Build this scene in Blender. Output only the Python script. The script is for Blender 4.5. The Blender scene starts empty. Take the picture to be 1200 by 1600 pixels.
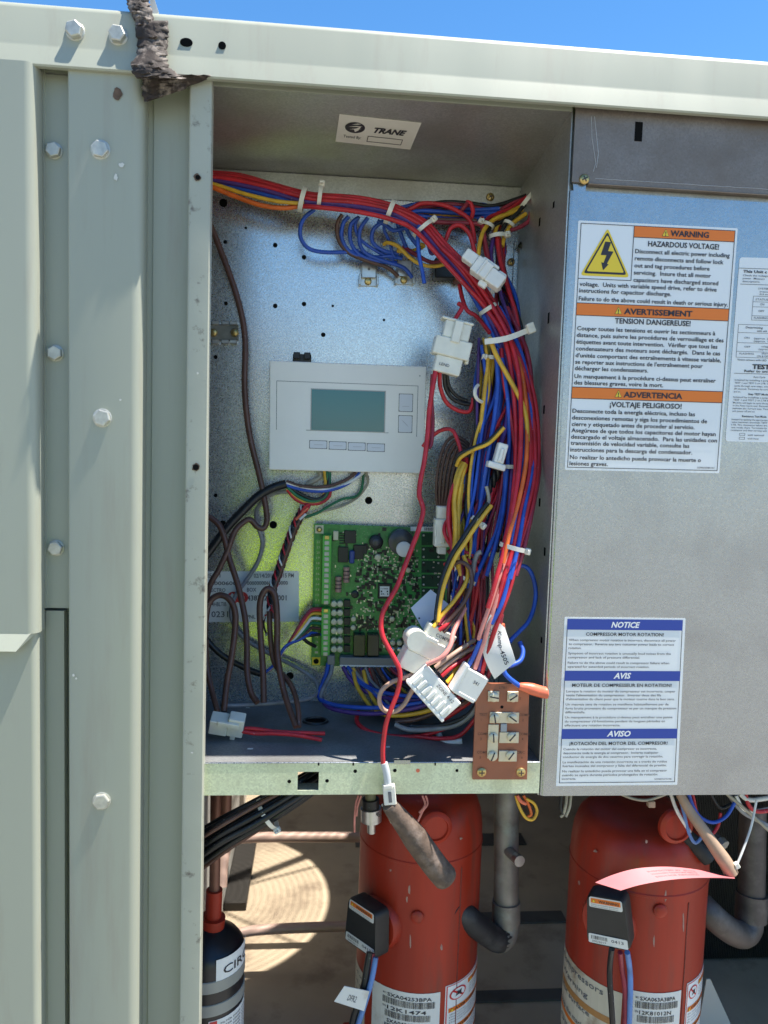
import bpy, bmesh, math, random
from mathutils import Vector, Matrix
from math import radians, sin, cos, pi

random.seed(7)
sc_ = bpy.context.scene
C = sc_.collection

# ------------------------------------------------------------------ camera
U = 0.0006                      # metres per photo pixel on the front plane of the unit
F = 1200.0                      # focal length in photo pixels
CAM = Vector((0.0, -1200 * U, 1.42))
r_ = Vector((13900, 345, F)).normalized()
d_ = Vector((-415, 14500, F)); d_ = (d_ - r_ * d_.dot(r_)).normalized()
f_ = r_.cross(d_)
M3 = Matrix((( r_.x, -r_.y, -r_.z), (f_.x, -f_.y, -f_.z), (-d_.x, d_.y, d_.z)))
cam_d = bpy.data.cameras.new('camera'); cam = bpy.data.objects.new('camera', cam_d); C.objects.link(cam)
cam_d.sensor_fit = 'VERTICAL'; cam_d.sensor_height = 36; cam_d.lens = 36 * F / 1600
cam_d.clip_start = 0.02; cam_d.clip_end = 2000
cam.matrix_world = Matrix.Translation(CAM) @ M3.to_4x4()
cam_d.dof.use_dof = True; cam_d.dof.focus_distance = 0.78; cam_d.dof.aperture_fstop = 9.0
sc_.camera = cam

# ------------------------------------------------------------------ light
SUN = Vector((0.335, -0.047, 0.94)).normalized()
el = math.asin(SUN.z); az = math.atan2(SUN.x, SUN.y)
w = bpy.data.worlds.new('World'); sc_.world = w; w.use_nodes = True
nt = w.node_tree; bg = nt.nodes['Background']
sky = nt.nodes.new('ShaderNodeTexSky'); sky.sky_type = 'NISHITA'; sky.sun_disc = False
sky.sun_elevation = el; sky.sun_rotation = az
sky.air_density = 1.0; sky.dust_density = 0.1; sky.ozone_density = 1.6
hs = nt.nodes.new('ShaderNodeHueSaturation'); hs.inputs['Saturation'].default_value = 1.3
nt.links.new(sky.outputs[0], hs.inputs['Color']); nt.links.new(hs.outputs[0], bg.inputs[0]); bg.inputs[1].default_value = 0.10
sun_d = bpy.data.lights.new('sun', 'SUN'); sun_d.energy = 4.8; sun_d.angle = radians(0.53); sun_d.color = (1, .95, .86)
sun = bpy.data.objects.new('sun', sun_d); C.objects.link(sun)
sun.rotation_euler = SUN.to_track_quat('Z', 'Y').to_euler(); sun.location = (1, -1, 4)
vs = sc_.view_settings; vs.view_transform = 'Standard'; vs.look = 'None'; vs.gamma = 1; vs.use_curve_mapping = False
vs.exposure = 1.22

# ------------------------------------------------------------------ measuring helpers
def ray(px, py):
    v = Vector(((px - 600) / F, (py - 800) / F, 1))
    return Vector((v.dot(r_), v.dot(f_), -v.dot(d_)))
def P(px, py, d=0):
    """point where the line of sight through a photo pixel meets the upright plane at depth d"""
    q = ray(px, py); return CAM + q * ((d + 1200) * U / q.y)
def PZ(px, py, z):
    q = ray(px, py); return CAM + q * ((z - CAM.z) / q.z)
def PL(px, py, o, n):
    q = ray(px, py); return CAM + q * ((o - CAM).dot(n) / q.dot(n))
def PX(px, py, x):
    q = ray(px, py); return CAM + q * ((x - CAM.x) / q.x)
def PCyl(px, py, c, R):
    q = ray(px, py); ox, oy = CAM.x - c.x, CAM.y - c.y
    a = q.x**2 + q.y**2; b = 2 * (ox * q.x + oy * q.y); cc = ox * ox + oy * oy - R * R
    D = max(b * b - 4 * a * cc, 0.0)
    return CAM + q * ((-b - math.sqrt(D)) / (2 * a))
def S(d=0): return (1200 + d) / 1200 * U
FRONT = Vector((0, -1, 0))

# ------------------------------------------------------------------ mesh builder
class MB:
    def __init__(s): s.v = []; s.f = []
    def add(s, vs_, fs):
        n = len(s.v); s.v += [Vector(p) for p in vs_]; s.f += [tuple(i + n for i in f) for f in fs]; return s
    def obox(s, c, ax, ay, az, b=0.0):
        """box with half vectors ax ay az, chamfered by b metres"""
        c = Vector(c); la, lb, lc = ax.length, ay.length, az.length
        b = min(b, la * .8, lb * .8, lc * .8)
        if b <= 0:
            vs_ = [c + ax * i + ay * j + az * k for i in (-1, 1) for j in (-1, 1) for k in (-1, 1)]
            fs = [(0,1,3,2),(4,6,7,5),(0,4,5,1),(2,3,7,6),(0,2,6,4),(1,5,7,3)]
            return s.add(vs_, fs)
        ux, uy, uz = ax / la, ay / lb, az / lc
        vs_ = []; ix = {}
        for i in (-1, 1):
            for j in (-1, 1):
                for k in (-1, 1):
                    p = c + ax * i + ay * j + az * k
                    ix[i,j,k,0] = len(vs_); vs_.append(p - uy * b * j - uz * b * k)
                    ix[i,j,k,1] = len(vs_); vs_.append(p - ux * b * i - uz * b * k)
                    ix[i,j,k,2] = len(vs_); vs_.append(p - ux * b * i - uy * b * j)
        fs = []
        for i in (-1, 1):
            fs.append(tuple(ix[i,j,k,0] for j, k in ((-1,-1),(1,-1),(1,1),(-1,1))))
            fs.append(tuple(ix[j,i,k,1] for j, k in ((-1,-1),(1,-1),(1,1),(-1,1))))
            fs.append(tuple(ix[j,k,i,2] for j, k in ((-1,-1),(1,-1),(1,1),(-1,1))))
        for i in (-1, 1):
            for j in (-1, 1):
                fs.append((ix[i,j,-1,0], ix[i,j,-1,1], ix[i,j,1,1], ix[i,j,1,0]))
                fs.append((ix[i,-1,j,0], ix[i,-1,j,2], ix[i,1,j,2], ix[i,1,j,0]))
                fs.append((ix[-1,i,j,1], ix[-1,i,j,2], ix[1,i,j,2], ix[1,i,j,1]))
        for i in (-1, 1):
            for j in (-1, 1):
                for k in (-1, 1): fs.append((ix[i,j,k,0], ix[i,j,k,1], ix[i,j,k,2]))
        return s.add(vs_, fs)
    def box(s, lo, hi, b=0.0):
        lo = Vector(lo); hi = Vector(hi); c = (lo + hi) / 2; h = (hi - lo) / 2
        return s.obox(c, Vector((abs(h.x),0,0)), Vector((0,abs(h.y),0)), Vector((0,0,abs(h.z))), b)
    def pbox(s, x0, y0, x1, y1, d0, d1, b=0.0):
        """axis-parallel box whose front face covers photo pixels x0..x1, y0..y1 at depth d0, reaching back to d1"""
        a = P(x0, y0, d0); c = P(x1, y1, d0)
        return s.box((a.x, d0 * U, c.z), (c.x, d1 * U, a.z), b)
    def quad3(s, a, b, c, d, n, t):
        """slab with front corners a b c d, pushed back along -n by t"""
        vs_ = [a, b, c, d] + [p - n * t for p in (a, b, c, d)]
        return s.add(vs_, [(0,1,2,3),(7,6,5,4),(0,4,5,1),(1,5,6,2),(2,6,7,3),(3,7,4,0)])
    def tube(s, pts, rad, n=8, cap=True):
        pts = [Vector(p) for p in pts]; m = len(pts)
        if not hasattr(rad, '__len__'): rad = [rad] * m
        t = (pts[1] - pts[0]).normalized(); up = Vector((0.123, 1, .217))
        a = t.cross(up).normalized(); base = len(s.v); rings = []
        for i in range(m):
            t = (pts[min(i + 1, m - 1)] - pts[max(i - 1, 0)])
            t = t.normalized() if t.length > 1e-9 else Vector((0, 0, 1))
            a = (a - t * a.dot(t)); a = a.normalized() if a.length > 1e-6 else t.orthogonal().normalized()
            b = t.cross(a)
            rings += [pts[i] + (a * cos(2*pi*k/n) + b * sin(2*pi*k/n)) * rad[i] for k in range(n)]
        fs = [(i*n+k, i*n+(k+1) % n, (i+1)*n+(k+1) % n, (i+1)*n+k) for i in range(m - 1) for k in range(n)]
        if cap: fs += [tuple(range(n))[::-1], tuple((m-1)*n + k for k in range(n))]
        return s.add(rings, fs)
    def lathe(s, c, axis, prof, n=32, ref=None):
        """surface of revolution: prof = [(radius, distance along axis)]"""
        c = Vector(c); t = Vector(axis).normalized(); a = t.orthogonal().normalized() if ref is None else ref
        b = t.cross(a); vs_ = []
        for r, h in prof:
            vs_ += [c + t * h + (a * cos(2*pi*k/n) + b * sin(2*pi*k/n)) * max(r, 1e-6) for k in range(n)]
        m = len(prof)
        fs = [(i*n+k, i*n+(k+1) % n, (i+1)*n+(k+1) % n, (i+1)*n+k) for i in range(m - 1) for k in range(n)]
        fs += [tuple(range(n))[::-1], tuple((m-1)*n + k for k in range(n))]
        return s.add(vs_, fs)
    def extrude(s, pts, off, closed=True):
        """polygon pts swept by vector off"""
        n = len(pts); vs_ = [Vector(p) for p in pts] + [Vector(p) + off for p in pts]
        fs = [(i, (i+1) % n, n + (i+1) % n, n + i) for i in range(n if closed else n - 1)]
        if closed: fs += [tuple(range(n))[::-1], tuple(range(n, 2*n))]
        return s.add(vs_, fs)
    def build(s, name, mat, parent=None, smooth=None, solid=0.0, origin=None, bevel=0.0):
        me = bpy.data.meshes.new(name)
        base = ORIG.get(parent.name, Vector()) if parent is not None else Vector()
        if origin is None: origin = base
        me.from_pydata([tuple(p - origin) for p in s.v], [], s.f)
        bm = bmesh.new(); bm.from_mesh(me); bmesh.ops.recalc_face_normals(bm, faces=bm.faces); bm.to_mesh(me); bm.free()
        if solid:
            tmp = bpy.data.objects.new('tmp', me); C.objects.link(tmp)
            m = tmp.modifiers.new('thickness', 'SOLIDIFY'); m.thickness = solid; m.offset = 0
            me2 = bpy.data.meshes.new_from_object(tmp.evaluated_get(bpy.context.evaluated_depsgraph_get()))
            bpy.data.objects.remove(tmp); bpy.data.meshes.remove(me); me = me2; me.name = name; me.materials.clear()
        if smooth is not None:
            me.polygons.foreach_set('use_smooth', [True] * len(me.polygons)); me.set_sharp_from_angle(angle=radians(smooth))
        me.materials.append(mat)
        o = bpy.data.objects.new(name, me); C.objects.link(o)
        if parent is not None: o.parent = parent
        o.location = origin - base
        ORIG[o.name] = Vector(origin)
        if bevel:
            m = o.modifiers.new('bevel', 'BEVEL'); m.width = bevel; m.segments = 2; m.limit_method = 'ANGLE'
        return o
ORIG = {}
def thing(name, label, cat, loc=None, group=None):
    o = bpy.data.objects.new(name, None); C.objects.link(o); o.empty_display_size = .02
    loc = Vector(loc) if loc is not None else Vector(); o.location = loc
    o['label'] = label; o['category'] = cat
    if group: o['group'] = group
    ORIG[o.name] = loc
    return o
def tag(o, label, cat, group=None):
    o['label'] = label; o['category'] = cat
    if group: o['group'] = group
    return o
def struct(o): o['kind'] = 'structure'; return o
def place(src, parent, loc):
    """another copy of a part (shared mesh) with its sub-parts"""
    o = src.copy(); C.objects.link(o); o.parent = parent; o.location = loc - ORIG[parent.name]; ORIG[o.name] = loc
    for ch in [c for c in bpy.data.objects if c.parent == src]:
        k = ch.copy(); C.objects.link(k); k.parent = o
    return o

# ------------------------------------------------------------------ materials
def mat(name, col, rough=.5, metal=0.0, var=0.0, vscale=30, bump=0.0, bscale=200, dirt=None, dscale=6, dlo=.5, dhi=.7,
        coat=0.0, spec=.5, trans=0.0, stretch=None, sss=0.0, rvar=0.0):
    m = bpy.data.materials.new(name); m.use_nodes = True
    n = m.node_tree.nodes; L = m.node_tree.links; b = n['Principled BSDF']
    b.inputs['Roughness'].default_value = rough; b.inputs['Metallic'].default_value = metal
    b.inputs['Specular IOR Level'].default_value = spec
    b.inputs['Coat Weight'].default_value = coat; b.inputs['Transmission Weight'].default_value = trans
    if sss: b.inputs['Subsurface Weight'].default_value = sss; b.inputs['Subsurface Radius'].default_value = (.003, .003, .003)
    c4 = (*col, 1); b.inputs['Base Color'].default_value = c4
    if not (var or bump or dirt or rvar): return m
    g = n.new('ShaderNodeNewGeometry'); src = g.outputs['Position']
    if stretch:
        mp = n.new('ShaderNodeMapping'); mp.inputs['Scale'].default_value = stretch; L.new(src, mp.inputs[0]); src = mp.outputs[0]
    out = None
    if var:
        t = n.new('ShaderNodeTexNoise'); t.inputs['Scale'].default_value = vscale; t.inputs['Detail'].default_value = 5; L.new(src, t.inputs[0])
        mr = n.new('ShaderNodeMapRange'); mr.inputs[1].default_value = .3; mr.inputs[2].default_value = .7
        mr.inputs[3].default_value = 1 - var; mr.inputs[4].default_value = 1 + var; L.new(t.outputs[0], mr.inputs[0])
        mx = n.new('ShaderNodeVectorMath'); mx.operation = 'SCALE'; mx.inputs[0].default_value = col
        L.new(mr.outputs[0], mx.inputs['Scale']); out = mx.outputs[0]
    if dirt:
        t = n.new('ShaderNodeTexNoise'); t.inputs['Scale'].default_value = dscale; t.inputs['Detail'].default_value = 9
        t.inputs['Roughness'].default_value = .65; L.new(src, t.inputs[0])
        mr = n.new('ShaderNodeMapRange'); mr.inputs[1].default_value = dlo; mr.inputs[2].default_value = dhi; L.new(t.outputs[0], mr.inputs[0])
        mx = n.new('ShaderNodeMix'); mx.data_type = 'RGBA'; L.new(mr.outputs[0], mx.inputs[0])
        if out: L.new(out, mx.inputs[6])
        else: mx.inputs[6].default_value = c4
        mx.inputs[7].default_value = (*dirt, 1); out = mx.outputs[2]
    if out: L.new(out, b.inputs['Base Color'])
    if rvar:
        t = n.new('ShaderNodeTexNoise'); t.inputs['Scale'].default_value = 25; t.inputs['Detail'].default_value = 6; L.new(src, t.inputs[0])
        mr = n.new('ShaderNodeMapRange'); mr.inputs[1].default_value = .3; mr.inputs[2].default_value = .7
        mr.inputs[3].default_value = rough - rvar; mr.inputs[4].default_value = rough + rvar; L.new(t.outputs[0], mr.inputs[0]); L.new(mr.outputs[0], b.inputs['Roughness'])
    if bump:
        t = n.new('ShaderNodeTexNoise'); t.inputs['Scale'].default_value = bscale; t.inputs['Detail'].default_value = 3; L.new(src, t.inputs[0])
        bp = n.new('ShaderNodeBump'); bp.inputs['Strength'].default_value = bump; bp.inputs['Distance'].default_value = .001
        L.new(t.outputs[0], bp.inputs['Height']); L.new(bp.outputs[0], b.inputs['Normal'])
    return m
def galv(name, col, rough, tint=None, dlo=.5, dhi=.8, spangle=.12, metal=.9):
    """galvanised sheet: fine crystal spangle in colour and roughness"""
    m = mat(name, col, rough, metal)
    n = m.node_tree.nodes; L = m.node_tree.links; b = n['Principled BSDF']
    g = n.new('ShaderNodeNewGeometry')
    v = n.new('ShaderNodeTexVoronoi'); v.inputs['Scale'].default_value = 650; L.new(g.outputs['Position'], v.inputs[0])
    sp = n.new('ShaderNodeSeparateColor'); L.new(v.outputs['Color'], sp.inputs[0])
    v2 = n.new('ShaderNodeTexNoise'); v2.inputs['Scale'].default_value = 14; v2.inputs['Detail'].default_value = 8; L.new(g.outputs['Position'], v2.inputs[0])
    mr = n.new('ShaderNodeMapRange'); mr.inputs[3].default_value = 1 - spangle; mr.inputs[4].default_value = 1 + spangle; L.new(sp.outputs[0], mr.inputs[0])
    mx = n.new('ShaderNodeVectorMath'); mx.operation = 'SCALE'; mx.inputs[0].default_value = col; L.new(mr.outputs[0], mx.inputs['Scale'])
    out = mx.outputs[0]
    if tint:
        r = n.new('ShaderNodeMapRange'); r.inputs[1].default_value = dlo; r.inputs[2].default_value = dhi; L.new(v2.outputs[0], r.inputs[0])
        q = n.new('ShaderNodeMix'); q.data_type = 'RGBA'; L.new(r.outputs[0], q.inputs[0]); L.new(out, q.inputs[6]); q.inputs[7].default_value = (*tint, 1); out = q.outputs[2]
    L.new(out, b.inputs['Base Color'])
    mr2 = n.new('ShaderNodeMapRange'); mr2.inputs[3].default_value = rough - .05; mr2.inputs[4].default_value = rough + .05
    L.new(sp.outputs[1], mr2.inputs[0]); L.new(mr2.outputs[0], b.inputs['Roughness'])
    bp = n.new('ShaderNodeBump'); bp.inputs['Strength'].default_value = .10; bp.inputs['Distance'].default_value = .0004
    v3 = n.new('ShaderNodeTexNoise'); v3.inputs['Scale'].default_value = 480; v3.inputs['Detail'].default_value = 2; L.new(g.outputs['Position'], v3.inputs[0])
    L.new(v3.outputs[0], bp.inputs['Height']); L.new(bp.outputs[0], b.inputs['Normal'])
    return m
PAINT = mat('grey_green_paint', (.352, .364, .292), .44, 0, .07, 7, .35, 7, dirt=(.31, .29, .23), dscale=38, dlo=.54, dhi=.82, stretch=(1, 1, .1), rvar=.06)
PAINT_EDGE = mat('worn_paint', (.39, .395, .32), .45, 0, .05, 20, .05, 400, dirt=(.13, .11, .09), dscale=70, dlo=.60, dhi=.72)
GALV = galv('galvanised_sheet', (.40, .42, .43), .30, (.33, .34, .35), .5, .75, spangle=.06)
GALV_BACK = galv('galvanised_back_sheet', (.60, .62, .63), .27, spangle=.09, metal=.84)
GALV_DULL = galv('dull_galvanised_sheet', (.47, .47, .44), .42, (.34, .32, .27), .45, .8, metal=.75)
GALV_RUST = galv('stained_galvanised_sheet', (.24, .205, .18), .5, (.17, .13, .10), .40, .70, metal=.5)
GALV_SILL = galv('galvanised_sheet_painted_reflection', (.66, .70, .50), .5, (.50, .50, .32), .5, .75, metal=.35)  # green reflection of the vest is put into the sheet colour
FLOORM = galv('dusty_galvanised_floor', (.28, .285, .29), .55, (.18, .17, .16), .4, .7, metal=.5)
ZINC = mat('zinc_bolt', (.50, .49, .43), .42, .4, .15, 200, rvar=.1)
BRASS = mat('brass_screw', (.55, .40, .16), .35, .9, .2, 300)
STEEL = mat('steel', (.55, .55, .53), .35, .9, .12, 150)
BLACK = mat('hole_black', (.006, .006, .006), .9, spec=.1)
WHITE = mat('white_plastic', (.74, .74, .71), .38, 0, .03, 40)
THERMO = mat('white_casing_plastic', (.90, .88, .82), .4, 0, .02, 30, .05, 60)
NYLON = mat('natural_nylon', (.74, .72, .62), .38, 0, .08, 90, sss=.25)
NYLONW = mat('white_nylon', (.80, .78, .72), .4, 0, .05, 90, sss=.15)
TIE = mat('cable_tie_nylon', (.74, .70, .60), .4, 0, .08, 120)
PAPER = mat('label_paper', (.78, .79, .78), .38, 0, .02, 15)
PAPERW = mat('tag_paper', (.80, .77, .70), .6, 0, .05, 30)
INK = mat('black_ink', (.025, .022, .03), .5)
INKG = mat('grey_ink', (.13, .13, .14), .5)
ORANGE = mat('orange_ink', (.80, .19, .014), .42)
YELLOW = mat('yellow_ink', (.82, .58, .03), .42)
BLUEI = mat('blue_ink', (.018, .055, .33), .42)
REDI = mat('red_ink', (.62, .03, .03), .45)
def wirem(name, col, r=.38): return mat(name, col, r, 0, .22, 70, .08, 700, spec=.45, dirt=tuple(.35 + .3*x for x in col), dscale=420, dlo=.64, dhi=.72, rvar=.08)
WC = dict(red=wirem('red_wire', (.50, .02, .03)), maroon=wirem('maroon_wire', (.27, .025, .045)), blue=wirem('blue_wire', (.022, .085, .44)),
          purple=wirem('purple_wire', (.085, .035, .19)), black=wirem('black_wire', (.014, .014, .015)), brown=wirem('brown_wire', (.10, .048, .034)),
          yellow=wirem('yellow_wire', (.70, .40, .035)), orange=wirem('orange_wire', (.72, .14, .02)), grey=wirem('grey_wire', (.25, .25, .26)),
          white=wirem('white_wire', (.72, .71, .67)), pink=wirem('pink_wire', (.68, .26, .22)), green=wirem('green_wire', (.015, .16, .07)),
          tan=wirem('tan_wire', (.42, .27, .20)), coral=wirem('coral_sleeve', (.72, .16, .08)), sky=wirem('light_blue_wire', (.12, .24, .52)),
          olive=wirem('beige_wire', (.32, .29, .22)))
# ================================================================== SETTING
def xw(px, d=0, py=700): return P(px, py, d).x
def zc(h): return CAM.z - h * U           # h = photo pixels below the lens
FLOOR_Z = zc(1300); TOP_Z = zc(-618)
ROOF = mat('pale_roof_membrane', (.24, .225, .195), .8, 0, .12, 3, .3, 60, dirt=(.17, .15, .13), dscale=2.5)
gm = MB(); gm.add([(-400, -400, 0), (400, -400, 0), (400, 400, 0), (-400, 400, 0)], [(0, 1, 2, 3)])
ground = struct(gm.build('roof_deck', ROOF))

unit = thing('rooftop_unit', 'large grey green rooftop air conditioning unit with its control box open', 'air conditioner', (0.2, .6, 0))

def arc(cx, cy, R, a0, a1, n=8): return [(cx + R * cos(radians(a0 + (a1 - a0) * i / n)), cy + R * sin(radians(a0 + (a1 - a0) * i / n))) for i in range(n + 1)]
def vprofile(pts, z0, z1, name, m, par, solid=.0012, smooth=40, sub=1):
    """sheet folded along vertical lines: pts are (x, depth in px)"""
    b = MB(); pv = [Vector((x, d * U, z0)) for x, d in pts]
    n = len(pv); N = max(1, sub)
    rows = [[p + Vector((0, 0, (z1 - z0) * i / N)) for p in pv] for i in range(N + 1)]
    b.add([p for r in rows for p in r], [(i*n+k, i*n+k+1, (i+1)*n+k+1, (i+1)*n+k) for i in range(N) for k in range(n - 1)])
    return b.build(name, m, par, smooth, solid)
zt = P(130, 97, -20).z; zb = zc(1420)               # upper and lower ends of the upright sheets
# corner post: rounded right edge that catches the sun
xl, xr_ = xw(107.5, -17), xw(219.5, -17)
R1 = 15 * U
post = [(xl, 20)] + [(xl + p[0]*U - 0, p[1]) for p in arc(3, -14, 3, 180, 270, 4)] + \
       [(xr_ - R1 + (p[0]) * U, p[1]) for p in arc(0, -2, 15, 270, 345, 8)] + [(xr_ - .5 * U, 4), (xr_ - 1.5 * U, 27)]
corner_post = vprofile(post, zb, zt, 'corner_post', PAINT, unit)
# recessed strip and jamb right of the post
xj0, xj1 = xw(291, -14), xw(323, -14)
vprofile([(xr_ - 2 * U, 25), (xr_ + 8 * U, 25), (xr_ + 9 * U, 22), (xj0 - .4 * U, 22)], zb, zt, 'recessed_strip', PAINT, unit)
jp = [(xj0, 27)] + [(xj0 + p[0]*U, p[1]) for p in arc(3, -11, 3, 180, 270, 4)] + [(xj1 - U, -14), (xj1, -13), (xj1, 6), (xj1 - 14 * U, 7)]
jamb = vprofile(jp, zb, zc(-575), 'jamb', PAINT_EDGE, unit)
# recessed strip left of the post, upper and lower pieces with a step between
xa, xb = xw(40, 5), xl - .6 * U
zsplit = P(85, 950, 5).z
vprofile([(xa, 5), (xw(71, 5), 5), (xw(72, 5), 7), (xb, 7)], zsplit, zt, 'recessed_strip', PAINT, unit)
vprofile([(xa, 11), (xw(71, 11), 11), (xw(72, 11), 9), (xw(99, 9), 9), (xw(99.5, 9), 20)], zb, zsplit - 5 * U, 'recessed_strip', PAINT, unit)
b = MB(); b.box((xa, 28 * U, zb), (xj0, 30 * U, zt)); b.build('inner_sheet', PAINT, unit)

# side doors at far left: upper bulging door over a lower one
xe = xw(56, -30)
def door_profile(d0, xe_, R=14):
    return [(xw(-420, d0), d0 + 20), (xw(-420, d0), d0)] + [(xe_ - R*U + p[0]*U, p[1]) for p in arc(0, d0 + R, R, 270, 350, 8)] + [(xe_ - .5*U, d0 + 32)]
zlip = P(20, 990, -30).z
upper_door = thing('side_door', 'upper grey green side door at far left with flared bottom lip', 'door', (xw(-180), -30 * U, zlip))
vprofile(door_profile(-30, xe), zlip, zt - 9*U, 'door_sheet', PAINT, upper_door)
lipb = MB()
lx0, lx1, lx2 = xw(-420, -30), xw(52, -30), xw(24, -38)
zl2 = P(20, 1018, -40).z
lipb.add([(lx0, -30 * U, zlip), (lx1 - 6*U, -30 * U, zlip), (lx1 + 3.5*U, -20 * U, zlip + 4*U), (lx2, -41 * U, zl2), (lx0, -41 * U, zl2)], [(0, 1, 3, 4), (1, 2, 3)])
lipb.build('flared_lip', PAINT, upper_door, None, .0012)
lower_door = thing('side_door', 'lower grey green side door at far left, tucked under the flared lip', 'door', (xw(-180), -20 * U, zb))
vprofile(door_profile(-20, xw(56, -20), 10), zb, zlip + 10 * U, 'door_sheet', PAINT, lower_door)

# top rail: tilted face with a flared lower lip, runs across the whole unit
def rail_z(px, py, d): return P(px, py, d).z
rp = [(40, -699), (10, -699)] + [(p[0], p[1]) for p in arc(-4, -690, 9, 90, 175, 6)][0:0]
# (depth, h) with h in px units above lens, measured at the left end of the photo
zA = P(130, 10, -12).z; zB = P(130, 76, -18).z; zC = P(130, 103, -29).z
prof = [(60 * U, zA - 1*U), (0 * U, zA), (-7 * U, zA - 1.0 * U), (-11 * U, zA - 4 * U), (-13 * U, zA - 9*U), (-16 * U, zB + 2*U), (-17.3 * U, zB - 2*U), (-25 * U, zC), (-24 * U, zC - 1.5 * U), (-16 * U, zC - 1 * U)]
b = MB(); XL, XR = xw(-420), xw(1750)
n = len(prof); NX = 1
b.add([(XL, y, z) for y, z in prof] + [(XR, y, z) for y, z in prof], [(i, i + 1, n + i + 1, n + i) for i in range(n - 1)])
top_rail = b.build('top_rail', PAINT, unit, 35, .0015)
ZRAILB = zC - 1.5 * U
# top panel with two fan openings and their wire guards
HOLES = [(365, 835), (365, 1755)]; HR = 376
tp = MB()
for i, (hx, hd) in enumerate(HOLES):
    x0, x1 = -950, 1560; y0, y1 = (20, 1253) if i == 0 else (1253, 2400)
    angs = sorted([2*pi*k/72 for k in range(72)] + [math.atan2(y - hd, x - hx) % (2*pi) for x in (x0, x1) for y in (y0, y1)])
    vs_ = []
    for a in angs:
        dx, dy = cos(a), sin(a)
        t = min([(x1 - hx)/dx if dx > 1e-9 else 1e9, (x0 - hx)/dx if dx < -1e-9 else 1e9, (y1 - hd)/dy if dy > 1e-9 else 1e9, (y0 - hd)/dy if dy < -1e-9 else 1e9])
        vs_ += [(( hx + dx*HR)*U, (hd + dy*HR)*U, TOP_Z), ((hx + dx*t)*U, (hd + dy*t)*U, TOP_Z)]
    m = len(angs)
    tp.add(vs_, [(2*k, 2*k+1, 2*((k+1) % m)+1, 2*((k+1) % m)) for k in range(m)])
tp.build('top_panel', PAINT, unit, None, .0015)
for i, (hx, hd) in enumerate(HOLES):
    g = MB(); c = Vector((hx*U, hd*U, TOP_Z + 22*U))
    for R in range(60, 380, 19):
        g.tube([c + Vector((R*U*cos(2*pi*k/48), R*U*sin(2*pi*k/48), 0)) for k in range(49)], 3.0*U, 5, False)
    for a in (25, 85, 145, 205, 265, 325):
        g.tube([c + Vector((50*U*cos(radians(a)), 50*U*sin(radians(a)), 0)), c + Vector((388*U*cos(radians(a)), 388*U*sin(radians(a)), -20*U*0))], 5*U, 5)
    g.obox(c - Vector((0, 0, 14*U)), Vector((cos(.62), sin(.62), 0)) * 385*U, Vector((-sin(.62), cos(.62), 0)) * 15*U, Vector((0, 0, 6*U)))
    g.build('fan_guard', STEEL, unit)
# lower compartment: base pan, partition, back and end sheets
PAN = mat('beige_base_pan', (.42, .335, .235), .6, 0, .1, 12, .1, 300, dirt=(.16, .11, .08), dscale=8, dlo=.52, dhi=.75)
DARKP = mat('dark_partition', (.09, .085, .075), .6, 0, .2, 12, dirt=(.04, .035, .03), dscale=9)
b = MB(); b.box((-236*U, 24*U, FLOOR_Z - 6*U), (1560*U, 2400*U, FLOOR_Z)); b.build('base_pan', PAN, unit)
b = MB(); b.box((-950*U, 30*U, zc(1430)), (1560*U, 2400*U, FLOOR_Z - 8*U)); b.build('base_rail', PAINT, unit)
b = MB(); b.box((-950*U, 0, zc(1460)), (1560*U, 26*U, zc(1320))); b.build('base_rail', PAINT, unit)
WALLP = mat('pale_partition_sheet', (.46, .44, .40), .55, 0, .06, 8, dirt=(.25, .22, .19), dscale=6)
b = MB(); b.box((-240*U, 300*U, FLOOR_Z), (-236*U, 2400*U, TOP_Z - 4*U)); b.box((-240*U, 26*U, FLOOR_Z), (-236*U, 300*U, zc(520)))
b.build('partition_sheet', WALLP, unit)
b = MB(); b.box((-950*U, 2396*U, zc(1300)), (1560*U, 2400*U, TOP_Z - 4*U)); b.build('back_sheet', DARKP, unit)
b = MB(); b.box((1556*U, 26*U, zc(1300)), (1560*U, 2396*U, TOP_Z - 4*U)); b.build('end_sheet', PAINT, unit)
b = MB(); b.box((-950*U, 26*U, zc(1300)), (-946*U, 2396*U, TOP_Z - 4*U)); b.build('end_sheet', PAINT, unit)
b = MB(); b.box((-234*U, 870*U, FLOOR_Z + .5*U), (-172*U, 1250*U, FLOOR_Z + 26*U), 2*U); b.build('floor_channel_or_shade', mat('painted_shade_plate', (.018, .015, .012), .7), unit)  # added near-black plate: its colour stands for shade on the pan, not soot
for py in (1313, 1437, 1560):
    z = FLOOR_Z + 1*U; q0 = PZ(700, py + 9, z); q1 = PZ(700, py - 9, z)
    b = MB(); b.box((150*U, q0.y, FLOOR_Z), (720*U, q1.y, FLOOR_Z + 5*U), 1*U); b.build('floor_channel_or_shade', DARKP, unit)
curb = MB(); curb.box((-900*U, 80*U, 0), (1500*U, 2300*U, zc(1460))); 
tag(curb.build('roof_curb', mat('curb_membrane', (.3, .28, .25), .85, 0, .1, 4)), 'low roof curb carrying the air conditioning unit', 'curb')

# control box -------------------------------------------------------
BD = 300
ceil_o = P(600, 150, 2); ceil_b = P(600, 279, BD); ceil_n = (ceil_b - ceil_o).cross(Vector((1, 0, 0))).normalized()
def ceil_at(x, d):
    p = ceil_o + (ceil_b - ceil_o) * ((d - 2) / (BD - 2)); return Vector((x, d * U, p.z))
XP = P(895, 200, 0).x; XW = P(889, 700, 0).x * 0 + P(868, 700, 0).x      # right wall of the box
XBL = xw(150, BD)
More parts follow.
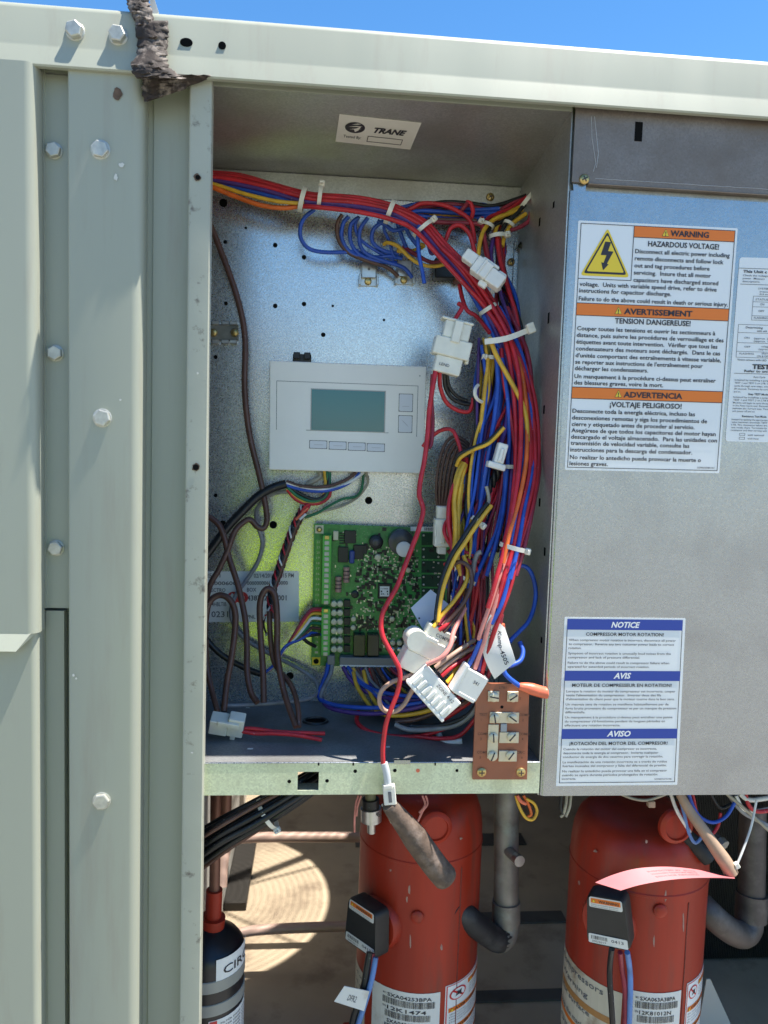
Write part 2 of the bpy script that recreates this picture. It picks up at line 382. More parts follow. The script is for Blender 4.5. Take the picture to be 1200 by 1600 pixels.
# back sheet with punched holes
ZF = P(600, 1191, 0).z                                                     # box floor
b = MB(); b.box((XBL, BD*U, ZF - 2*U), (XW + 4*U, (BD + 3)*U, ceil_at(0, BD).z + 5*U)); box_back = b.build('box_back', GALV_BACK, unit)
b = MB(); b.box((XBL, (BD - 3)*U, P(600, 312, BD).z), (XW - 2*U, (BD - .5)*U, ceil_at(0, BD).z - 2*U), .6*U); b.build('back_flange', GALV_DULL, unit)
b = MB(); b.box((P(812, 700, BD).x - 30*U, (BD - 5)*U, ZF + 2*U), (XW - 2.5*U, (BD - 3.5)*U, P(812, 376, BD).z), .4*U); b.build('back_flange', GALV_BACK, unit)
b = MB()
for px, py, r in ((349,317,6),(352,378,3),(430,383,3.5),(475,402,3.5),(353,474,3),(430,478,3.5),(475,475,3.5),(505,523,3.5),(337,558,3),(337,774,3),(576,782,6),(427,820,6),(348,818,5),(453,1056,6),(384,356,2),(520,478,2),(600,500,2)):
    b.lathe(P(px, py, BD - .2), FRONT, [(r*S(BD), 0), (r*S(BD)*.97, .4*U)], 16)
    h = b.build('hole', BLACK, unit); b = MB()
cm = MB(); cm.add([ceil_at(XBL, 6), ceil_at(XW, 6), ceil_at(XW, BD), ceil_at(XBL, BD)], [(0, 1, 2, 3)]); cm.build('box_ceiling', GALV_DULL, unit, None, .0012)
b = MB(); zz = ceil_at(0, 6).z
b.box((xj1 + .5*U, 0, zz - 3*U), (XP - 2*U, 3*U, ZRAILB + 30*U)); b.build('header_flange', PAINT, unit)
b = MB(); b.box((XBL, 32*U, ZF - 2.6*U), (XW, (BD - .4)*U, ZF)); b.box((xj0 + 8*U, 1*U, ZF - 2.6*U), (XW, 32*U, ZF)); b.build('box_floor', FLOORM, unit)
b = MB(); b.box((XBL - 2*U, 26*U, ZF - 2*U), (XBL, (BD+3)*U, TOP_Z - 6*U)); b.box((XBL - 2*U, (BD + 3.5)*U, ceil_at(0,BD).z + 5*U), (XW + 4*U, (BD + 6)*U, TOP_Z - 4*U)); b.build('box_side', GALV_DULL, unit)
b = MB(); b.box((XW, 3*U, P(868, 1243, 0).z), (XW + 2*U, (BD + 1)*U, ceil_at(0, 6).z + 4*U)); box_wall = b.build('box_wall', GALV_DULL, unit)
for px, py, l in ((865,320,5),(843,347,7),(857,497,9),(850,640,7),(843,785,7),(851,862,7),(846,1000,5)):
    q = PX(px, py, XW - .3*U); b = MB(); b.box((XW - .5*U, q.y - 4*U, q.z - l*U), (XW + .5*U, q.y + 4*U, q.z + l*U)); b.build('slot', BLACK, unit)
# sill with knockouts
b = MB()
xs0, xs1 = P(313, 1215, 0).x, XW + 1*U
zs0 = P(600, 1241, 0).z; zs1 = ZF - 2*U
kx0, kx1 = P(465, 1220, 0).x, P(498, 1220, 0).x; kz0, kz1 = P(480, 1235, 0).z, P(480, 1206, 0).z
for (a0, c0, a1, c1) in ((xs0 - 10*U, zs0, kx0, zs1), (kx1, zs0, xs1, zs1), (kx0, zs0, kx1, kz0), (kx0, kz1, kx1, zs1)):
    b.box((a0, 0, c0), (a1, 3*U, c1))
sill = b.build('sill', GALV_SILL, unit)
b = MB(); b.box((xs0 - 10*U, -.8*U, ZF - 2*U), (xs1, 3*U, ZF + .2*U), .8*U); b.build('sill_edge', GALV, unit)
b = MB(); b.box((xs0 - 10*U, 3.5*U, zs0 - .1*U), (xs1, 40*U, zs0 + 2*U)); b.build('sill_return', GALV_SILL, unit)
for px, py, r, m in ((452,1221,3,BLACK),(511,1220,3,BLACK),(555,1205,3,BLACK),(617,1204,3,BLACK),(653,1204,3.3,WC['coral']),(714,1204,2.6,BLACK)):
    b = MB(); b.lathe(P(px, py, -.1), FRONT, [(r*U, 0), (r*U*.96, .4*U)], 14); b.build('hole', m, unit)
# small cut slots along the sill edge
for px, l in ((498, 2.5), (552, 2.5), (680, 2)):
    b = MB(); p = P(px, 1192, 0); b.box((p.x - l*.5*U, -1.2*U, p.z - 4*U), (p.x + l*.5*U, 4*U, p.z + .6*U)); b.build('slot', BLACK, unit)
for px0, px1 in ((616, 641),):
    b = MB(); b.pbox(px0, 1188, px1, 1194, -1.6, 3); b.build('sill_tab', GALV, unit)
# rust stained bracket at top right, over the cover panel
br0 = P(893, 172, -5); 
b = MB()
bz0 = P(1000, 293, -5).z; bz1 = P(1000, 120, -5).z
b.box((P(896, 240, -5).x, -5*U, bz0 + 2*U), (xw(1750), -2.5*U, bz1)); 
b.build('stained_bracket', GALV_RUST, unit)
b = MB(); b.box((P(896, 240, -5).x + 26*U, -6.2*U, bz0), (xw(1750), 8*U, bz0 + 2.5*U), .8*U); b.build('bracket_flange', GALV_RUST, unit)
b = MB(); b.pbox(993, 190, 1003, 221, -5.6, -5.1); b.build('slot', BLACK, unit)
b = MB(); b.tube([P(924, 182, -5.3), P(925, 215, -5.3), P(931, 255, -5.3), P(927, 268, -5.3)], .3*U, 4); b.tube([P(929, 182, -5.3), P(935, 240, -5.3), P(932, 262, -5.3)], .35*U, 4)
pp = [P(930 + i*10, 279 + i*.62 + random.uniform(-.4, .4), -5.2) for i in range(28)]; b.tube(pp, .3*U, 4)
b.build('scratch', mat('bare_scratch', (.55, .55, .55), .5, .3), unit)
# cover panel on the right
b = MB(); b.box((XW + 3*U, 9*U, bz0 - 80*U), (xw(1750), 11*U, TOP_Z - 4*U)); b.build('inner_sheet', GALV_DULL, unit)
cover = thing('cover_panel', 'bare galvanised cover panel to the right of the open control box, carrying the labels', 'panel', P(1100, 1241, 0))
cz0 = P(900, 1243, 0).z; cz1 = bz0 - 9*U
xc = P(866, 700, 0).x
q0, q1 = P(895, 215, 0).x, P(845, 1240, 0).x
xc = (q0 + q1) / 2
b = MB()
cp = [(xc, 61)] + [(xc + p[0]*U, p[1]) for p in arc(5, 6.1, 5, 180, 270, 5)] + [(xw(1750), 1.1)]
pv = [Vector((x, d*U, 0)) for x, d in cp]; n = len(pv)
b.add([Vector((p.x, p.y, cz0)) for p in pv] + [Vector((p.x, p.y, cz1)) for p in pv], [(i, i+1, n+i+1, n+i) for i in range(n-1)])
b.add([(xc + 6*U, 1.2*U, cz0), (xw(1750), 1.2*U, cz0), (xw(1750), 26*U, cz0), (xc + 6*U, 26*U, cz0)], [(0,1,2,3)])
b.add([(xc + 5*U, 1.1*U, cz1), (xc + 24*U, 1.1*U, cz1), (xc + 24*U, 1.1*U, bz0 + 12*U), (xc + 1*U, 1.1*U, bz0 + 12*U)], [(0,1,2,3)])
b.build('cover_sheet', GALV, cover, 40, .0012)
# ================================================================== LABELS
_tc = {}
def text_mesh(s, bold, shear, res=2):
    k = (s, bold, shear)
    if k in _tc: return _tc[k]
    cu = bpy.data.curves.new('lettering', 'FONT'); cu.body = s; cu.size = 1; cu.resolution_u = res; cu.offset = bold; cu.shear = shear
    cu.fill_mode = 'BOTH'
    ob = bpy.data.objects.new('lettering', cu); C.objects.link(ob)
    dg = bpy.context.evaluated_depsgraph_get(); me = bpy.data.meshes.new_from_object(ob.evaluated_get(dg))
    vs_ = [(v.co.x, v.co.y) for v in me.vertices]; fs = [tuple(p.vertices) for p in me.polygons]
    bpy.data.objects.remove(ob); bpy.data.curves.remove(cu); bpy.data.meshes.remove(me)
    x0 = min(v[0] for v in vs_) if vs_ else 0; x1 = max(v[0] for v in vs_) if vs_ else 1
    _tc[k] = (vs_, fs, x0, x1); return _tc[k]
CAPH = .73
class Sheet:
    """flat or curved printed sheet; fn(u, v, e) gives a world point, u right, v down, e = lift in px"""
    def __init__(s, fn, par, curved=0): s.fn = fn; s.par = par; s.m = {}; s.curved = curved
    def mb(s, name, m): return s.m.setdefault((name, m.name), (MB(), m))[0]
    cnt = 0
    def rect(s, name, m, u0, v0, u1, v1, e, n=None):
        n = n or (s.curved or 1); b = s.mb(name, m)
        for i in range(n):
            a, c = u0 + (u1-u0)*i/n, u0 + (u1-u0)*(i+1)/n
            b.add([s.fn(a, v0, e), s.fn(c, v0, e), s.fn(c, v1, e), s.fn(a, v1, e)], [(0, 1, 2, 3)])
    def poly(s, name, m, pts, e): s.mb(name, m).add([s.fn(u, v, e) for u, v in pts], [tuple(range(len(pts)))])
    def base(s, name, m, u1, v1, e0=.2, e1=.7, rad=0, u0=0, v0=0):
        n = s.curved or 1; b = s.mb(name, m)
        if rad:
            o = []
            for cx, cy, a in ((u1-rad, v0+rad, -90), (u1-rad, v1-rad, 0), (u0+rad, v1-rad, 90), (u0+rad, v0+rad, 180)):
                o += [(cx + rad*cos(radians(a + 90*i/5)), cy + rad*sin(radians(a + 90*i/5))) for i in range(6)]
            k = len(o)
            b.add([s.fn(u, v, e1) for u, v in o] + [s.fn(u, v, e0) for u, v in o], [tuple(range(k))] + [(i, (i+1) % k, k+(i+1) % k, k+i) for i in range(k)])
            return
        for i in range(n):
            a, c = u0 + (u1-u0)*i/n, u0 + (u1-u0)*(i+1)/n
            t = [s.fn(a, v0, e1), s.fn(c, v0, e1), s.fn(c, v1, e1), s.fn(a, v1, e1)]; q = [s.fn(a, v0, e0), s.fn(c, v0, e0), s.fn(c, v1, e0), s.fn(a, v1, e0)]
            fs = [(0,1,2,3), (0,4,5,1), (2,6,7,3)]
            if i == 0: fs.append((3,7,4,0))
            if i == n-1: fs.append((1,5,6,2))
            b.add(t + q, fs)
    def frame(s, name, m, u0, v0, u1, v1, t, e):
        s.rect(name, m, u0, v0, u1, v0+t, e); s.rect(name, m, u0, v1-t, u1, v1, e)
        s.rect(name, m, u0, v0+t, u0+t, v1-t, e, 1); s.rect(name, m, u1-t, v0+t, u1, v1-t, e, 1)
    def text(s, m, t, u0, v, cap, u1=None, e=1.6, bold=.012, shear=0, center=False, name='lettering'):
        vs_, fs, x0, x1 = text_mesh(t, bold, shear)
        if not fs: return
        k = cap / CAPH; kx = (u1 - u0) / (x1 - x0) if u1 is not None else k
        if center: u0 = u0 - kx * (x1 - x0) / 2
        s.mb(name, m).add([s.fn(u0 + (x - x0)*kx, v - y*k, e) for x, y in vs_], fs)
    def build(s):
        for (nm, _), (b, m) in s.m.items():
            o = b.build(nm.split('#')[0], m, s.par)
            if nm in ('lettering', 'rule_line', 'border_line', 'bar_code'): o['kind'] = 'stuff'
def quadfn(TL, TR, BR, BL, w, h, flip=False):
    n = (TR - TL).cross(BL - TL).normalized()
    if n.y > 0 and not flip: n = -n
    if flip: n = -n if n.dot(CAM - TL) < 0 else n
    def fn(u, v, e):
        a, b = u / w, v / h
        return (TL*(1-a) + TR*a)*(1-b) + (BL*(1-a) + BR*a)*b + n*(e*U)
    return fn
def triangle(sh, cu, v0, w, h, m_edge=INK, big=False):
    """yellow warning triangle with black rim, apex at (cu, v0)"""
    def tri(k, r):
        cy = v0 + h * .62; p = [(cu, v0), (cu + w/2, v0 + h), (cu - w/2, v0 + h)]
        p = [(cu + (x-cu)*k, cy + (y-cy)*k) for x, y in p]; o = []
        for i in range(3):
            a, b, c = Vector((*p[i-1], 0)), Vector((*p[i], 0)), Vector((*p[(i+1) % 3], 0))
            q0 = b + (a-b).normalized()*r; q1 = b + (c-b).normalized()*r
            for j in range(5):
                t = j/4; z = q0*(1-t)**2 + b*2*t*(1-t) + q1*t*t; o.append((z.x, z.y))
        return o
    Sheet.cnt += 1; pn = 'pictogram#%d' % Sheet.cnt
    if big: sh.poly(pn + 'a', YELLOW, tri(1.14, w*.09), 1.2)
    sh.poly(pn, m_edge, tri(1, w*.07), 1.5); sh.poly(pn, YELLOW, tri(.87, w*.05), 1.8)

# --- orange hazard label
wl = thing('warning_label', 'white hazard label with three orange bands and a yellow lightning triangle', 'label', P(1010, 735, 0), None)
W = Sheet(quadfn(P(903.5, 344.5), P(1152.5, 357), P(1123.5, 739.5), P(882, 734), 1000, 1560), wl)
W.base('label_sheet', PAPER, 1000, 1560, rad=8)
W.frame('border_line', INK, 15, 15, 985, 1545, 4, 1.3)
W.rect('border_line', INK, 345, 19, 349, 355, 1.3); W.rect('border_line', INK, 19, 353, 345, 357, 1.3)
for v0, v1, u0 in ((19, 84, 349), (508, 580, 19), (1034, 1102, 19)):
    W.rect('header_band#%d' % v0, ORANGE, u0, v0, 981, v1, 1.2); W.rect('border_line', INK, u0, v1, 981, v1+4, 1.4)
    if u0 == 19: W.rect('border_line', INK, u0, v0-4, 981, v0, 1.4)
for t, a, c, v in (('WARNING', 575, 818, 69), ('AVERTISSEMENT', 315, 748, 564), ('ADVERTENCIA', 345, 722, 1087)): W.text(INK, t, a, v, 36, c, 1.9, .03, name='heading#' + t)
for cu, v in ((545, 27), (280, 520), (312, 1043)):
    triangle(W, cu, v, 46, 46); W.text(INK, '!', cu, v + 42, 27, None, 2.1, .03, center=True)
triangle(W, 183, 60, 270, 262, big=True)
W.poly('lightning_bolt', INK, [(172,122),(208,126),(192,180),(226,182),(190,258),(200,262),(168,300),(154,250),(168,254),(184,206),(148,206)], 2.1)
for t, a, c, v in (('HAZARDOUS VOLTAGE!', 440, 888, 138), ('TENSION DANGEREUSE!', 262, 742, 624), ('¡VOLTAJE PELIGROSO!', 262, 722, 1151)): W.text(INK, t, a, v, 34, c, 1.6, .022)
for t, a, c, v in (('Disconnect all electric power including',362,960,184),('remote disconnects and follow lock',362,924,228),('out and tag procedures before',362,838,272),
    ('servicing.  Insure that all motor',362,850,316),('capacitors have discharged stored',362,900,361),('voltage.  Units with variable speed drive, refer to drive',28,893,401),
    ('instructions for capacitor discharge.',28,606,441),('Failure to do the above could result in death or serious injury.',28,972,491),
    ('Couper toutes les tensions et ouvrir les sectionneurs à',28,905,676),('distance, puis suivre les procédures de verrouillage et des',28,962,718),
    ('étiquettes avant toute intervention.  Vérifier que tous les',28,925,760),('condensateurs des moteurs sont déchargés.  Dans le cas',28,946,802),
    ("d'unités comportant des entraînements à vitesse variable,",28,955,845),("se reporter aux instructions de l'entraînement pour",28,840,886),
    ('décharger les condensateurs.',28,492,926),('Un manquement à la procédure ci-dessus peut entraîner',28,930,976),('des blessures graves, voire la mort.',28,594,1016),
    ('Desconecte toda la energía eléctrica, incluso las',28,812,1195),('desconexiones remotas y siga los procedimientos de',28,894,1238),
    ('cierre y etiquetado antes de proceder al servicio.',28,815,1279),('Asegúrese de que todos los capacitores del motor hayan',28,956,1319),
    ('descargado el voltaje almacenado.  Para las unidades con',28,968,1360),('transmisión de velocidad variable, consulte las',28,790,1400),
    ('instrucciones para la descarga del condensador.',28,812,1442),('No realizar lo antedicho puede provocar la muerte o',28,872,1490),('lesiones graves.',28,272,1530)):
    W.text(INK, t, a, v, 27, c, 1.6, .016)
W.text(INKG, 'X39003508010C', 850, 1532, 12, 965)
W.build()

# --- blue notice label
nl = thing('notice_label', 'white notice label with three blue bands about compressor rotation', 'label', P(970, 1225, 0))
N = Sheet(quadfn(P(882, 964), P(1071, 966), P(1058, 1226), P(868.5, 1228), 1040, 1425), nl)
N.base('label_sheet', PAPER, 1040, 1425, rad=8)
N.frame('border_line', INK, 24, 14, 1016, 1400, 5, 1.2)
for v0, v1 in ((14, 103), (446, 530), (938, 1022)): N.rect('header_band#%d' % v0, BLUEI, 24, v0, 1016, v1, 1.3)
PW = mat('white_ink', (.8, .8, .8), .4)
for t, a, c, v in (('NOTICE', 398, 645, 81), ('AVIS', 440, 590, 508), ('AVISO', 408, 612, 1000)): N.text(PW, t, a, v, 48, c, 1.9, .035, .25, name='heading#' + t)
for t, a, c, v in (('COMPRESSOR MOTOR ROTATION!', 188, 855, 152), ('MOTEUR DE COMPRESSEUR EN ROTATION!', 92, 945, 580), ('¡ROTACIÓN DEL MOTOR DEL COMPRESOR!', 95, 935, 1074)): N.text(INK, t, a, v, 28, c, 1.6, .012)
for t, c, v in (('When compressor motor rotation is incorrect, disconnect all power',962,197),('to compressor.  Reverse any two customer power leads to correct',948,231),('rotation.',155,264),
    ('Symptom of incorrect rotation is unusually loud noises from the',925,308),('compressor and lack of pressure differential.',660,342),
    ('Failure to do the above could result in compressor failure when',915,387),('operated for extended periods of incorrect rotation.',745,420),
    ('Lorsque la rotation du moteur du compresseur est incorrecte, couper',980,627),("toute l'alimentation du compresseur.  Inverser deux des fils",858,660),("d'alimentation du client pour que le moteur tourne dans le bon sens.",978,693),
    ('Un mauvais sens de rotation se manifeste habituellement par de',928,737),('forts bruits provenant du compresseur et par un manque de pression',995,771),('différentielle.',215,804),
    ('Un manquement à la procédure ci-dessus peut entraîner une panne',966,847),("du compresseur s'il fonctionne pendant de longues périodes en",903,881),('effectuant une rotation incorrecte.',520,915),
    ('Cuando la rotación del motor del compresor es incorrecta,',845,1117),('desconecte toda la energía al compresor.  Invierta cualquier',860,1151),('conductor de energía de dos usuarios para corregir la rotación.',902,1184),
    ('La manifestación de una rotación incorrecta es a través de ruidos',938,1228),('fuertes inusuales del compresor y falta del diferencial de presión.',938,1261),
    ('No realizar lo antedicho puede provocar una falla en el compresor',942,1306),('cuando se opera durante períodos prolongados de rotación',860,1339),('incorrecta.',165,1371)):
    N.text(INKG, t, 45, v, 19, c, 1.6, .01)
N.text(INKG, 'X39003507010B', 835, 1378, 13, 985)
N.build()

# --- test chart label at the right edge
tl = thing('test_chart_label', 'white rounded test chart label cut off at the right edge', 'label', P(1190, 690, 0))
T = Sheet(quadfn(P(1155.5, 402), P(1330, 408), P(1309, 694), P(1133, 689.5), 900, 1490), tl)
T.base('label_sheet', PAPER, 900, 1490, rad=22)
def tx(t, u, v, cap, u1=None, m=INKG, bold=.006): T.text(m, t, u, v, cap, u1, 1.5, bold)
T.rect('rule_line', INKG, 0, 85, 900, 89, 1.2); T.rect('rule_line', INKG, 20, 212, 900, 216, 1.2)
tx('This Unit c', 35, 122, 22, 225, INK, .03); 
for i, t in enumerate(('Check the voltage', 'power.  Measure', 'descriptions.')): tx(t, 35, 150 + i*24, 15, (235, 210, 175)[i])
tx('SYSTEM', 165, 252, 15, 255); tx('(measure', 178, 275, 13, 262); tx('(R.B and', 178, 296, 13, 250)
for v in (305, 350, 390, 462, 497): T.rect('rule_line', INKG, 130, v, 900, v+3, 1.2)
for u in (130, 278): T.rect('rule_line', INKG, u, 305, u+3, 497, 1.2)
for t, v, u, u1 in (('STATUS', 340, 150, 250), ('ON', 378, 190, 222), ('OFF', 432, 180, 226), ('FLASHING', 488, 148, 258)): tx(t, u, v, 17, u1)
for v in (535, 600, 682, 752, 800): T.rect('rule_line', INKG, 30, v, 900, v+3, 1.2)
T.rect('rule_line', INKG, 30, 535, 33, 800, 1.2)
tx('Determining', 90, 567, 18, 225, INK); tx('with volt', 180, 592, 16, 262, INK)
for t, v, u, u1 in (('ON', 650, 85, 125), ('OFF', 722, 90, 138), ('FLASHING', 778, 55, 170), ('(approx. 2', 652, 162, 275), ('(approx. 1', 674, 162, 275), ('voltage', 716, 225, 290), ('(approx.', 738, 205, 282), ('altern', 772, 232, 290), ('ON & OFF', 795, 195, 290)): tx(t, u, v, 15, u1)
tx('*Some sensors with LED', 40, 828, 15, 275, INK)
tx('TEST', 165, 892, 38, 305, INK, .04); tx('Refer to uni', 105, 920, 20, 290, INK, .02)
T.rect('rule_line', INKG, 25, 930, 900, 934, 1.2)
tx('Auto Cycle', 180, 965, 15, 275)
for i, t in enumerate(('Initiated by installing a jumper', 'TEST 1 and TEST 2 on LTB. Unit', 'cycle through test steps, one at', '30 seconds. Terminate by turning', 'and on.')): tx(t, 35, 992 + i*24, 14, (330, 330, 330, 330, 90)[i])
tx('Step TEST Mode', 150, 1106, 16, 310, INK, .02)
for i, t in enumerate(('Initiated by installing a jumper', 'TEST 1 and TEST 2 on LTB for', 'Machine will begin to cycle through', 'in the Auto Cycle test. Removing', 'maintain the current step. Termi', 'unit power off and on.')): tx(t, 35, 1132 + i*23, 14, (330, 330, 330, 330, 330, 215)[i])
tx('Resistance Test Mode', 115, 1288, 16, 310, INK, .02)
for i, t in enumerate(('Initiated by applying the appropriate', 'value between terminals TEST', 'LTB. The resistance values are', 'test mode chart. Terminate by', 'resistance and then turning unit')): tx(t, 35, 1315 + i*22, 14, 320)
for v in (1420, 1452): T.frame('rule_line', INKG, 105, v, 150, v+20, 3, 1.2)
tx('with optional', 170, 1440, 15, 300); tx('with heat', 170, 1470, 15, 260)
T.build()

# --- maker's label on the ceiling of the box
ml = thing('brand_label', 'cream maker label stuck to the dark ceiling of the control box', 'label', PL(590, 205, ceil_o, ceil_n))
cq = [PL(x, y, ceil_o, ceil_n) for x, y in ((530.5, 177), (658.5, 190.5), (641, 232), (524, 219.5))]
cn = ceil_n if ceil_n.dot(CAM - cq[0]) > 0 else -ceil_n
def cfn(u, v, e):
    a, b = u / 1000, v / 420
    return (cq[0]*(1-a) + cq[1]*a)*(1-b) + (cq[3]*(1-a) + cq[2]*a)*b + cn * (e + 1.2) * U
Tn = Sheet(cfn, ml)
CREAM = mat('cream_label_paper', (.74, .70, .62), .45, 0, .05, 40)
Tn.base('label_sheet', CREAM, 1000, 420)
gl = [(215 + 125*cos(a*pi/16), 165 + 82*sin(a*pi/16)) for a in range(32)]; Tn.poly('emblem', INK, gl, 1.2)
for k in (-.55, -.1, .35): 
    Tn.poly('emblem_stripe#%d' % (k*100), CREAM, [(215 - 95*(1-abs(k)), 165 + k*82), (215 + 20, 165 + k*82 - 24), (215 + 98*(1-abs(k)*.5), 165 + k*82 - 22), (215 + 30, 165 + k*82 - 10)], 1.5)
Tn.poly('emblem_arrow', CREAM, [(205, 190), (290, 128), (262, 200), (225, 225)], 1.6)
Tn.text(INK, 'TRANE', 455, 205, 78, 865, 1.4, .045, .3, name='brand_name')
Tn.text(INKG, 'Tested By:', 90, 330, 44, 320, 1.4, .01)
Tn.frame('rule_line', INK, 400, 270, 855, 362, 8, 1.2)
Tn.build()

# --- part number sheet low on the back of the box
il = thing('part_number_label', 'translucent white part number label low on the left back of the box', 'label', P(400, 970, BD))
I = Sheet(quadfn(P(300, 893, BD), P(467, 892, BD), P(467, 971, BD), P(300, 972, BD), 1250, 600), il)
I.base('label_sheet', mat('grey_label_film', (.80, .80, .76), .4, 0, .05, 30), 1250, 600, rad=8)
I.text(INKG, '0125061', 90, 70, 50, 330); I.text(INKG, '02/14/2013  04:15 PM', 720, 75, 50, 1190)
I.text(INKG, '1LA0006000', 130, 160, 44, 560, bold=.02); I.text(INKG, '00000000600000000', 640, 160, 44, 1120, bold=.02)
I.text(INKG, 'ELECTRO', 170, 240, 44, 390); I.text(INKG, 'BOX', 640, 240, 48, 750); I.text(INKG, '438712050001', 640, 345, 62, 1105, bold=.02)
I.text(INKG, '4HBLTIB', 230, 410, 50, 400); I.text(INKG, '510231', 120, 540, 72, 420, bold=.01); I.text(INKG, 'PNL', 640, 560, 46, 740)
for k in (0, 1): I.poly('emblem#%d' % k, REDI, [(480 + k*100 + 75*cos(a*pi/8), 310 + 70*sin(a*pi/8)) for a in range(16)], 1.7 + .2*k)
I.poly('emblem_centre#1', PAPER, [(470 + 22*cos(a*pi/8), 300 + 40*sin(a*pi/8)) for a in range(16)], 2.2); I.poly('emblem_centre#2', PAPER, [(590 + 22*cos(a*pi/8), 320 + 40*sin(a*pi/8)) for a in range(16)], 2.2)
I.build()
# ================================================================== WIRES, TIES, PLUGS
def spline(pts, k=7):
    """Catmull-Rom through tuples of any length"""
    n = len(pts); out = []
    for i in range(n - 1):
        p0, p1, p2, p3 = pts[max(i-1, 0)], pts[i], pts[i+1], pts[min(i+2, n-1)]
        for j in range(k):
            t = j / k
            out.append(tuple(.5*((2*b) + (-a + c)*t + (2*a - 5*b + 4*c - d)*t*t + (-a + 3*b - 3*c + d)*t**3) for a, b, c, d in zip(p0, p1, p2, p3)))
    out.append(tuple(pts[-1])); return out
def wire_mb(pts, r, b=None, k=7, n=8, taper=None):
    """pts (px, py, depth); r in photo pixels"""
    sp = spline([tuple(map(float, p)) for p in pts], k)
    b = b or MB(); b.tube([P(x, y, d) for x, y, d in sp], [r * S(d) for x, y, d in sp], n); return b
def dd(pts, d):
    """fill in depth: pts may be (x, y) or (x, y, d); missing depths interpolated, ends default d"""
    pts = [tuple(p) for p in pts]; known = [i for i, p in enumerate(pts) if len(p) == 3]
    out = []
    for i, p in enumerate(pts):
        if len(p) == 3: out.append(p); continue
        lo = [j for j in known if j < i]; hi = [j for j in known if j > i]
        if lo and hi:
            a, b = lo[-1], hi[0]; t = (i - a) / (b - a); q = pts[a][2]*(1-t) + pts[b][2]*t
        elif lo: q = pts[lo[-1]][2]
        elif hi: q = pts[hi[0]][2]
        else: q = d
        out.append((p[0], p[1], q))
    return out
XTRA = 1.0
def wire(par, col, r, pts, d=200, name='wire', k=7):
    return wire_mb(dd(pts, d), r*XTRA, k=k).build(name, WC[col] if isinstance(col, str) else col, par, 60)
def cable(label, col, r, pts, d=200, name='cable', cat='cable', group=None, k=7):
    """a cable that is one thing by itself"""
    p0 = dd(pts, d); o = wire_mb(p0, r, k=k).build(name, WC[col] if isinstance(col, str) else col, None, 60, origin=P(*p0[0])); return tag(o, label, cat, group)
def bundle(par, cols, pts, hw, r=3.6, d=200, dk=1.3, seed=1, swirl=.5, jit=1.0, hws=None):
    """bundle of wires along a centre line; hw = half width in px (or one per point)"""
    rnd = random.Random(seed); pts = dd(pts, d); m = len(pts); n = len(cols)
    hws = hws or [hw]*m
    offs = []
    for i in range(n):
        a = i * 2.39996 + seed; q = math.sqrt((i + .5) / n); offs.append((q*cos(a), q*sin(a)))
    for i, c in enumerate(cols):
        ph = rnd.uniform(-.2, .2); w = []
        for j, (x, y, z) in enumerate(pts):
            x0, y0 = pts[max(j-1, 0)][:2]; x1, y1 = pts[min(j+1, m-1)][:2]
            l = math.hypot(x1-x0, y1-y0) or 1; nx, ny = -(y1-y0)/l, (x1-x0)/l
            tw = swirl * j / m * 2; a, b_ = offs[i]; a, b_ = a*cos(tw) - b_*sin(tw), a*sin(tw) + b_*cos(tw)
            o = a * max(hws[j] - r, 0) + rnd.uniform(-jit, jit)
            w.append((x + nx*o, y + ny*o, z + b_*max(hws[j] - r, 0)*dk + rnd.uniform(-jit, jit)))
        wire_mb(w, r * rnd.uniform(.92, 1.05)).build('wire', WC[c], par, 60)
def iframe(px, py, d, ang, yaw=0, pitch=0):
    """frame in the picture plane at a point: X along angle (deg, clockwise on the photo), Y across, Z to the viewer, in px units"""
    o = P(px, py, d); e = 10
    ex = (P(px + e, py, d) - o).normalized(); ez = FRONT.copy(); ey = (P(px, py + e, d) - o).normalized()
    a = radians(ang); X = ex*cos(a) + ey*sin(a); Y = -ex*sin(a) + ey*cos(a); Z = ez
    if yaw: R = Matrix.Rotation(radians(yaw), 3, Y); X = R @ X; Z = R @ Z
    if pitch: R = Matrix.Rotation(radians(pitch), 3, X); Y = R @ Y; Z = R @ Z
    return o, X, Y, Z, S(d)
class LB(MB):
    """builder in a local frame (px units)"""
    def __init__(s, fr): super().__init__(); s.o, s.X, s.Y, s.Z, s.k = fr
    def L(s, x, y, z): return s.o + (s.X*x + s.Y*y + s.Z*z) * s.k
    def bx(s, x0, x1, y0, y1, z0, z1, b=.8):
        return s.obox(s.L((x0+x1)/2, (y0+y1)/2, (z0+z1)/2), s.X*((x1-x0)/2*s.k), s.Y*((y1-y0)/2*s.k), s.Z*((z1-z0)/2*s.k), b*s.k)
    def cyl(s, x, y, z, r, h, n=16, ax='Z', dome=0):
        A = getattr(s, ax); pr = [(r*s.k, 0), (r*s.k, h*s.k)]
        if dome: pr = [(r*s.k, 0), (r*s.k, (h-dome)*s.k), (r*.8*s.k, (h-dome*.3)*s.k), (r*.4*s.k, h*s.k)]
        return s.lathe(s.L(x, y, z), A, pr, n)
    def fn(s, z0=0):
        return lambda u, v, e: s.L(u, v, z0) + s.Z * (e * U)
